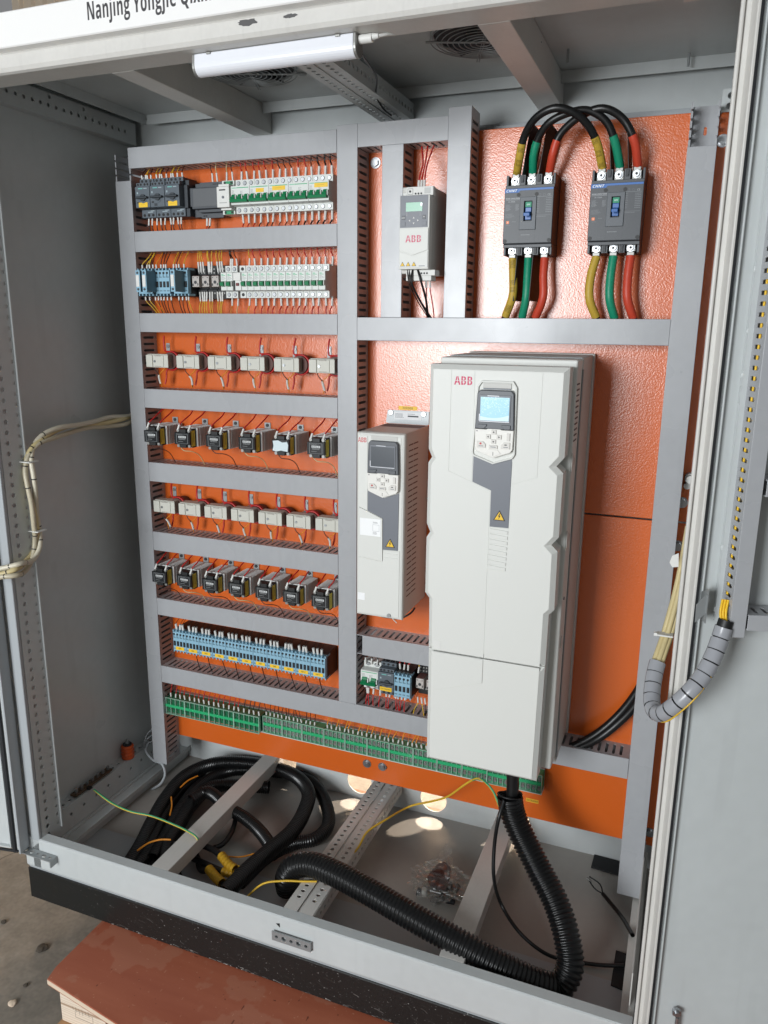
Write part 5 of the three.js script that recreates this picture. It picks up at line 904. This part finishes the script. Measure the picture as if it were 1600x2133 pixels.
  const flap = (x, y, z, w, h, a) => { const g = new THREE.PlaneGeometry(w, h, 14, 14), p = g.attributes.position; for (let i = 0; i < p.count; i++) p.setZ(i, .02 * (fbm(p.getX(i) * 70 + 7, p.getY(i) * 70 + 7, 64, 31, 3) - .5)); g.computeVertexNormals(); return g.rotateX(a).rotateY(a * 1.7).translate(x, y, z); };
  P('flap', flap(bp.x + .085, bp.y + .016, bp.z + .02, .06, .06, -1.1), M.bag, bag); P('flap', flap(bp.x - .012, bp.y + .06, bp.z - .06, .04, .06, -.5), M.bag, bag);
  for (let i = 0; i < 9; i++) { const q = V3(bp.x + rr(-.045, .05), bp.y + .012, bp.z + rr(-.02, .05)), t = thingAt('dark_fitting', 'small dark plastic fitting in the clear bag', 'fitting', q, 'dark fittings in the bag'); P('fitting', C(i % 2 ? 'x' : 'z', [q.x, q.y, q.z], rr(.006, .011), rr(.014, .026), 10, rr(.005, .009)), M.rubber, t); }
  const bc = ay(918, 1822, -1.81), bush = thingAt('plastic_bush', 'dark brown tapered plastic bush inside the clear bag', 'bush', bc); P('bush', C('z', [bc.x, bc.y, bc.z], .02, .05, 20, .028).rotateX(0), M.brown, bush);
  for (let i = 0; i < 7; i++) { const q = V3(bp.x + rr(-.045, .045), bp.y + .018, bp.z + rr(-.01, .05)), t = thingAt('small_bolt', 'small silver bolt among the parts in the clear bag', 'bolt', q, 'bolts in the bag'); P('shank', C('x', [q.x, q.y + .004, q.z], .003, .022, 8).rotateY(0), M.steel, t); P('head', C('x', [q.x + .012, q.y + .004, q.z], .0055, .004, 6), M.steel, t); }
  const wc = ay(884, 1858, -1.83), cap = thingAt('white_cap', 'small white plastic cap at the left end of the clear bag', 'cap', wc); P('cap', C('y', [wc.x, wc.y, wc.z], .007, .018, 14), M.white, cap);
}
// ---------------------------------------------------------------- lamp, fans, earth bar, insulator
{
  const y = .0335, z = .456, t = T('strip_light', 'white tubular strip light fixed under the front of the cabinet roof', 'light', [.64, .016, z]);
  const prof = []; for (let i = 0; i <= 14; i++) { const a = -Math.PI * 1.08 * i / 14 + .12; prof.push([z + .016 * Math.cos(a), y - .002 + .0175 * Math.sin(a)]); } prof.push([z - .0145, y + .0155], [z + .0145, y + .0155]);
  P('tube_cover', profX(prof, .481, .803, .0006), M.lampWhite, t);
  const big = prof.map(([a, b]) => [z + (a - z) * 1.03, y + (b - y) * 1.03]);
  P('end_cap', profX(big, .4755, .4809, .001), M.tin, t); P('end_cap', profX(big, .8031, .8085, .001), M.tin, t);
  PP('clip', [B(.508, .517, y + .0125, y + .0165, z - .017, z + .0175, .001), B(.77, .779, y + .0125, y + .0165, z - .017, z + .0175, .001)], M.tin, t);
  P('back_plate', B(.482, .802, y + .0156, y + .0168, z - .012, z + .012), M.paintDark, t);
  P('plug', [C('x', [.821, y + .009, z], .0075, .024, 12), C('x', [.839, y + .011, z], .006, .011, 10, .004)], M.white, t);
  P('cord', tube([[.843, y + .011, z], [.856, y + .015, z - .01], [.868, y + .022, z - .03], [.872, .1, z - .06]], .0028, 20, 8), M.white, t);
  P('rear_cord', tube([[.8, y + .01, z - .015], az(755, 115, .38), az(772, 140, .3), az(785, 165, .2), az(784, 200, .1), az(800, 228, .02), az(815, 240, -.03)], .0022, 30, 6), M.cable, t);
  // roof fans
  const fan = (cx, cz, label) => {
    const f = T('roof_fan', label, 'fan', [cx, .1135, cz]), r = .1;
    P('opening', C('y', [cx, .1145, cz], r, .0015, 40), M.black, f);
    P('rim', new THREE.TorusGeometry(r, .0035, 8, 48).rotateX(Math.PI / 2).translate(cx, .1125, cz), M.paintDark, f);
    P('hub', C('y', [cx, .107, cz], .036, .013, 24), M.darker, f);
    for (let i = 0; i < 5; i++) P('blade', new THREE.BoxGeometry(.052, .002, .034).rotateX(.5).translate(.062, 0, 0).rotateY(i * 1.257).translate(cx, .1075, cz), M.darker, f);
    for (let i = 0; i < 9; i++) P('guard_ring', new THREE.TorusGeometry(.014 + i * .0112, .0011, 5, 40).rotateX(Math.PI / 2).translate(cx, .096 + (i * i) * .0001, cz), M.zinc, f);
    for (let i = 0; i < 4; i++) P('guard_arm', [-.0022, .0022].map((d) => C('x', [.056, 0, d], .0014, .112, 6).rotateY(i * 1.5708 + .35).translate(cx, .0985, cz)), M.zinc, f);
    for (let i = 0; i < 4; i++) P('mounting_foot', B(.1, .128, -.001, .002, -.006, .006).rotateY(i * 1.5708 + .78).translate(cx, .1125, cz), M.paintDark, f);
  };
  fan(.961, .203, 'round fan guard in the cabinet roof, the right one beside the cross member'); fan(.43, .185, 'round fan guard in the cabinet roof, the left one behind the strip light');
  for (const [x, z2, lb] of [[.278, .081, 'left'], [1.1, .057, 'right'], [1.33, -.05, 'rear right']]) { const s = T('roof_stud', `small threaded stud hanging from the cabinet roof, the ${lb} one`, 'stud', [x, .09, z2]); P('stud', C('y', [x, .103, z2], .0025, .0245, 8), M.zinc, s); }
  const ib = T('standoff_insulator', 'orange ribbed insulator standing on the lower left rail', 'insulator', [-.11, -1.742, .114]);
  P('body', new THREE.LatheGeometry([[0, 0], [.0185, 0], [.0195, .004], [.0175, .009], [.0175, .011], [.0205, .015], [.0175, .019], [.0175, .022], [.0205, .026], [.0175, .03], [.0175, .034], [.0195, .038], [.0165, .043], [0, .044]].map(([a, b]) => new THREE.Vector2(a, b)), 28).translate(-.11, -1.741, .114), M.insul, ib);
  P('cap', C('y', [-.11, -1.6955, .114], .0135, .004, 20), M.darker, ib); P('stud', [C('y', [-.11, -1.687, .114], .0038, .014, 10), C('y', [-.11, -1.691, .114], .006, .004, 6)], M.zinc, ib);
  const eb = T('earth_bar', 'dark copper earth bar with a row of screws on the lower left rail', 'earth bar', [-.112, -1.74, .265]);
  P('bar', [B(-.122, -.1, -1.736, -1.731, .195, .345, .001), B(-.118, -.106, -1.7408, -1.736, .2, .21), B(-.118, -.106, -1.7408, -1.736, .33, .34)], mat('#6d5b4a', .35, { metalness: .8 }), eb);
  for (let i = 0; i < 7; i++) P('screw', [C('y', [-.111, -1.7265, .203 + i * .0215], .005, .009, 10), C('y', [-.111, -1.7215, .203 + i * .0215], .0035, .003, 6)], M.steel, eb);
  P('wire_lug', B(-.104, -.09, -1.7365, -1.731, .29, .303, .001), M.black, eb);
  const gw = T('grey_cable', 'grey cable with a bare end hanging beside the foot of the far left duct', 'cable', [-.07, -1.72, .06]);
  P('insulation', tube([az(310, 1545, .03), az(304, 1562, .05), az(318, 1582, .06), az(338, 1592, .07), az(344, 1612, .075), az(335, 1632, .08), az(315, 1645, .085)], .0042, 40, 8), M.paintDark, gw);
  P('bare_end', tube([az(315, 1645, .085), az(309, 1656, .085)], .003, 4, 6), M.tin, gw);
  for (let i = 0; i < 3; i++) wire(`loose thin grey wire beside the foot of the far left duct, ${['upper', 'middle', 'lower'][i]} one`, 'loose wires by the far left duct', M.paintDark, [az(316, 1520 + i * 12, .03), az(306, 1530 + i * 10, .04), az(300, 1548 + i * 6, .05), az(292, 1562 + i * 4, .05)], .0018);
  const bt = T('angle_bracket', 'small zinc bracket with two holes above the orange plate, beside the right post', 'bracket', [1.416, -.016, .01]);
  P('flange', [X([[1.4015, -.0165], [1.44, -.0165], [1.44, .0255], [1.4015, .0255]], .01, .0125, 0, [circle(1.4175, .013, .0062, 14), circle(1.4165, -.006, .0062, 14)]), B(1.4015, 1.404, -.0165, .0255, -.09, .0099), B(1.404, 1.44, -.0165, .0255, -.012, -.0095)], M.paint, bt);
  const pg = T('cable_gland', 'pale grey plastic cable gland in the gap right of the far right duct', 'gland', [1.413, -.765, .012]);
  P('gland', [C('z', [1.416, -.757, .012], .011, .022, 18), C('z', [1.416, -.757, .03], .0085, .016, 14), C('z', [1.412, -.775, .01], .0075, .014, 14)], M.white, pg);
}
// ---------------------------------------------------------------- side cable looms
{
  const loom = (q, off, x) => q.map(([u, v, z]) => { const p = z === undefined ? ax(u, v, x) : az(u, v, z); return p.add(V3(...off)); });
  const q = [[285, 862], [262, 872], [225, 878], [190, 884], [150, 890], [110, 900], [82, 914], [65, 935], [57, 965], [58, 1000], [63, 1040], [70, 1080], [77, 1112], [74, 1146], [58, 1170], [32, 1184, .53], [2, 1192, .55], [-40, 1196, .57]];
  [[[0, 0, 0], M.creamWire, 'inner'], [[.004, -.011, .007], mat('#bdb49c', .4), 'lower'], [[.006, .008, -.008], mat('#cfc8b4', .4), 'upper']].forEach(([o, m, nm], i) => {
    const p = loom(q, o, -.073).map((v, j) => v.add(V3(.006 * Math.sin(j * 1.3 + i), .003 * Math.sin(j * 1.9 + i * 2), 0))), t = thingAt('cable', `cream multi-core cable, ${nm} strand of the bundle on the left side panel`, 'cable', p[0], 'cream cables on the left side panel');
    P('sheath', tube(p, .0062, 70, 8), m, t);
    const cv = new THREE.CatmullRomCurve3(p, false, 'centripetal'); P('tick_mark', [.42, .46, .5, .56, .7, .74, .88, .93].map((u) => { const a = cv.getPointAt(u - .0015), b = cv.getPointAt(u + .0015); return tube([a, b], .0065, 2, 8); }), M.black, t);
  });
  for (const [u, v] of [[52, 962], [70, 1106]]) { const p = ax(u, v, -.073), t = thingAt('cable_tie', `white cable tie round the cream bundle, ${v < 1000 ? 'upper' : 'lower'} one`, 'cable tie', p); P('strap', B(p.x - .01, p.x + .022, p.y - .0012, p.y + .0012, p.z - .022, p.z + .008, .0008), M.white, t); }
  // right: grey spiral wrap from the door to the cabinet
  const r = [[1513, 1292, .548], [1502, 1325, .555], [1487, 1365, .57], [1466, 1405, .585], [1438, 1440, .6], [1405, 1470, .6], [1380, 1486, .585], [1364, 1482, .565], [1358, 1462, .545], [1360, 1425, .52], [1367, 1390, .5], [1377, 1360, .485], [1389, 1325, .465], [1402, 1280, .45], [1414, 1235, .435], [1428, 1170, .42], [1442, 1090, .41]].map(([u, v, z]) => az(u, v, z));
  const cv = new THREE.CatmullRomCurve3(r, false, 'centripetal'), seg = (a, b, rad, n = 6) => { const p = []; for (let i = 0; i <= n; i++) p.push(cv.getPointAt(a + (b - a) * i / n)); return new THREE.TubeGeometry(new THREE.CatmullRomCurve3(p), n, rad, 12); };
  const w = thingAt('spiral_wrap', 'grey spiral wrapped cable loom crossing from the right door to the cabinet', 'cable loom', r[4]);
  const n = 15; for (let i = 0; i < n; i++) P('wrap_turn', seg(.02 + i * .54 / n, .02 + (i + .87 + .06 * hash(i, 3, 3)) * .54 / n, .0138), M.spiral, w);
  P('wires_inside', seg(0, .555, .0118, 40), M.black, w);
  const y = T('wire', 'thin yellow wire along the underside of the grey spiral loom', 'wire', [r[3].x, r[3].y, r[3].z]); { const p = []; for (let i = 0; i <= 14; i++) { const v = cv.getPointAt(.12 + i * .026); p.push(V3(v.x + .006, v.y - .0085, v.z + .0105)); } P('insulation', tube(p, .0013, 30, 6), M.yellowWire, y); }
  for (let i = 0; i < 3; i++) { const p = []; for (let j = 0; j <= 20; j++) { const v = cv.getPointAt(.52 + j * .0235); p.push(V3(v.x + (i - 1) * .006, v.y, v.z + (i === 1 ? .005 : 0))); } const t = thingAt('cable', `cream cable rising beside the right post, ${['left', 'middle', 'right'][i]} one of three`, 'cable', p[0], 'cream cables beside the right post'); P('sheath', tube(p, .0048, 40, 8), M.creamWire, t); }
  const s = T('wire_bundle', 'yellow wires coming out of the lower end of the door duct', 'wires', [1.49, -.9, .55]); P('wires', [0, 1, 2].map((i) => tube([V3(r[0].x - .008 + i * .004, r[0].y + .03, r[0].z - .012), V3(r[0].x - .0095 + i * .004, r[0].y + .008, r[0].z - .002), V3(r[0].x - .003 + i * .003, r[0].y - .012, r[0].z)], .002, 8, 6)), M.yellow, s);
  const ctp = az(1385, 1322, .475), ct = thingAt('cable_tie', 'white cable tie round the cream cables beside the right post', 'cable tie', ctp); P('strap', [B(ctp.x - .013, ctp.x + .014, ctp.y - .0015, ctp.y + .0015, ctp.z - .01, ctp.z + .008, .001), B(ctp.x - .018, ctp.x - .012, ctp.y - .003, ctp.y + .003, ctp.z - .002, ctp.z + .006, .001)], M.white, ct);
  const tb = az(1407, 1168, .47), tp = thingAt('tape_scrap', 'scrap of white tape on the edge of the right post', 'tape', tb); P('tape', X([[-.006, .008], [.004, .014], [.006, -.01], [-.004, -.012], [-.009, -.004]], 0, .0006).translate(tb.x, tb.y, tb.z), M.white, tp);
  // wiring ducts on the inside of the right door
  const a = 17 * Math.PI / 180, H = V3(1.438, 0, .515);
  const onDoor = (t) => { const b = t.position.clone(); t.position.set(H.x + Math.cos(a) * b.x + Math.sin(a) * b.z, b.y, H.z - Math.sin(a) * b.x + Math.cos(a) * b.z); t.rotation.y = a; return t; };
  onDoor(duct('grey vertical wiring duct with yellow wires inside, on the right door', 'y', -.914, .148, .041, .0645, { depth: .05, pitch: .0155 }));
  onDoor(duct('grey horizontal wiring duct on the right door, the lower one', 'x', .0675, .4, -.901, -.876, { depth: .05, pitch: .0155 }));
  onDoor(duct('grey horizontal wiring duct on the right door, the upper one cut by the photo edge', 'x', .07, .4, -.684, -.659, { depth: .05, pitch: .0155 }));
  for (let i = 0; i < 3; i++) { const t = T('wire', `yellow wire inside the door duct, ${['left', 'middle', 'right'][i]} one of three`, 'wire', [.0445 + i * .004, -.9, .012 + i * .008], 'yellow wires in the door duct'); P('insulation', tube([[.0445 + i * .004, -.9, .014 + i * .009], [.044 + i * .004, -.6, .018 + i * .006], [.0455 + i * .003, -.3, .02 + i * .006], [.044 + i * .004, .14, .016 + i * .008]], .0019, 20, 6), M.yellow, t); onDoor(t); }
  // thick cables at the back right
  for (let i = 0; i < 2; i++) { const t = T('power_cable', `thick black cable, ${['upper', 'lower'][i]} one of the pair curving down right of the large drive`, 'cable', [1.2, -1.45, .04], 'thick cables right of the large drive'); const d = i * .017; P('insulation', tube([V3(1.37, -1.22 - d, .03 + i * .012), az(1322, 1448 + i * 22, .03 + i * .012), az(1288, 1490 + i * 16, .035 + i * .01), az(1248, 1525 + i * 12, .045 + i * .008), az(1208, 1548 + i * 8, .05), V3(1.17, -1.468, .05)], .0098, 40, 12), M.cable, t); }
}
// ---------------------------------------------------------------- pallet under the cabinet
{
  const p = T('plywood_sheet', 'reddish brown plywood sheet under the black plinth', 'plywood', [.9, -1.975, .3]);
  const q = [[.1, -.3], [.1, .655], [.108, .69], [.4, .735], [1.7, .93], [1.7, -.3]];
  P('sheet', X(q.map(([x, z]) => [x, -z]), -1.974, -1.9555, .001).rotateX(-Math.PI / 2), M.ply, p);
  P('veneer_edge', X(inset([[.1, -.3], [1.7, -.3], [1.7, .93], [.4, .735], [.108, .69], [.1, .655]].map(([x, z]) => [x, -z]), -.0006), -1.9705, -1.9585).rotateX(-Math.PI / 2), M.woodPale, p);
  const pl = T('wooden_pallet', 'rough wooden pallet carrying the plywood sheet and the cabinet', 'pallet', [.9, -2.1, .3]);
  P('deck_board', B(.118, 1.65, -1.9905, -1.9745, .585, .682, .002).rotateY(0), M.wood, pl); P('deck_board', B(.13, 1.65, -1.9905, -1.9745, .2, .32, .002), M.wood, pl); P('deck_board', B(.13, 1.65, -1.9905, -1.9745, -.25, -.13, .002), M.wood, pl);
  const bt = decal(256, 160, (g, w, h) => { g.fillStyle = '#e0d0bd'; g.fillRect(0, 0, w, h); g.fillStyle = 'rgba(120,85,60,.55)'; g.fillRect(0, 66, w, 9); g.strokeStyle = 'rgba(60,52,45,.6)'; g.lineWidth = 2; for (let i = 0; i < 6; i++) { g.beginPath(); g.moveTo(70 + i * 18, 60 + 6 * hash(i, 1, 1)); g.lineTo(70 + i * 18 + 4, 100 - 20 * hash(i, 2, 1)); g.stroke(); } g.strokeRect(84, 80, 100, 34); g.strokeStyle = 'rgba(150,110,80,.35)'; for (let i = 0; i < 14; i++) { g.beginPath(); g.moveTo(0, 12 * i + 5 * hash(i, 4, 1)); g.lineTo(w, 12 * i + 8 * hash(i, 5, 1)); g.stroke(); } }, .8);
  for (const x of [.125, .82, 1.5]) for (const z of [.59, .2, -.24]) P('block', B(x, x + .135, -2.084, -1.991, z, z + .085, .002), x < .2 && z > .5 ? bt : M.woodPale, pl);
  for (const x of [.12, .815, 1.495]) P('bottom_board', B(x, x + .145, -2.0995, -2.0845, -.28, .7, .002), M.wood, pl);
  for (const [u, v, s] of [[88, 1976, .016], [25, 2092, .01], [53, 2054, .006], [8, 1922, .008]]) { const c = ay(u, v, -2.1), t = thingAt('floor_debris', `small dark lump of debris on the hall floor, ${({ 88: 'the largest', 25: 'pale one near the photo corner', 53: 'beside the plywood', 8: 'at the left edge' })[u]}`, 'debris', c); const g = new THREE.IcosahedronGeometry(s, 2), p2 = g.attributes.position; for (let i = 0; i < p2.count; i++) { const k = .7 + .6 * vnoise(p2.getX(i) * 150 + 9, p2.getZ(i) * 150 + p2.getY(i) * 90 + 9, 64, u); p2.setXYZ(i, c.x + p2.getX(i) * k, c.y + .003 + p2.getY(i) * k * .4, c.z + p2.getZ(i) * k); } g.computeVertexNormals(); P('lump', g, u === 25 ? M.woodPale : mat('#4d463d', .9), t); }
}
// ---------------------------------------------------------------- everything stands OY above the hall floor
for (const o of tops) o.position.y += OY;
renderer.render(scene, camera);
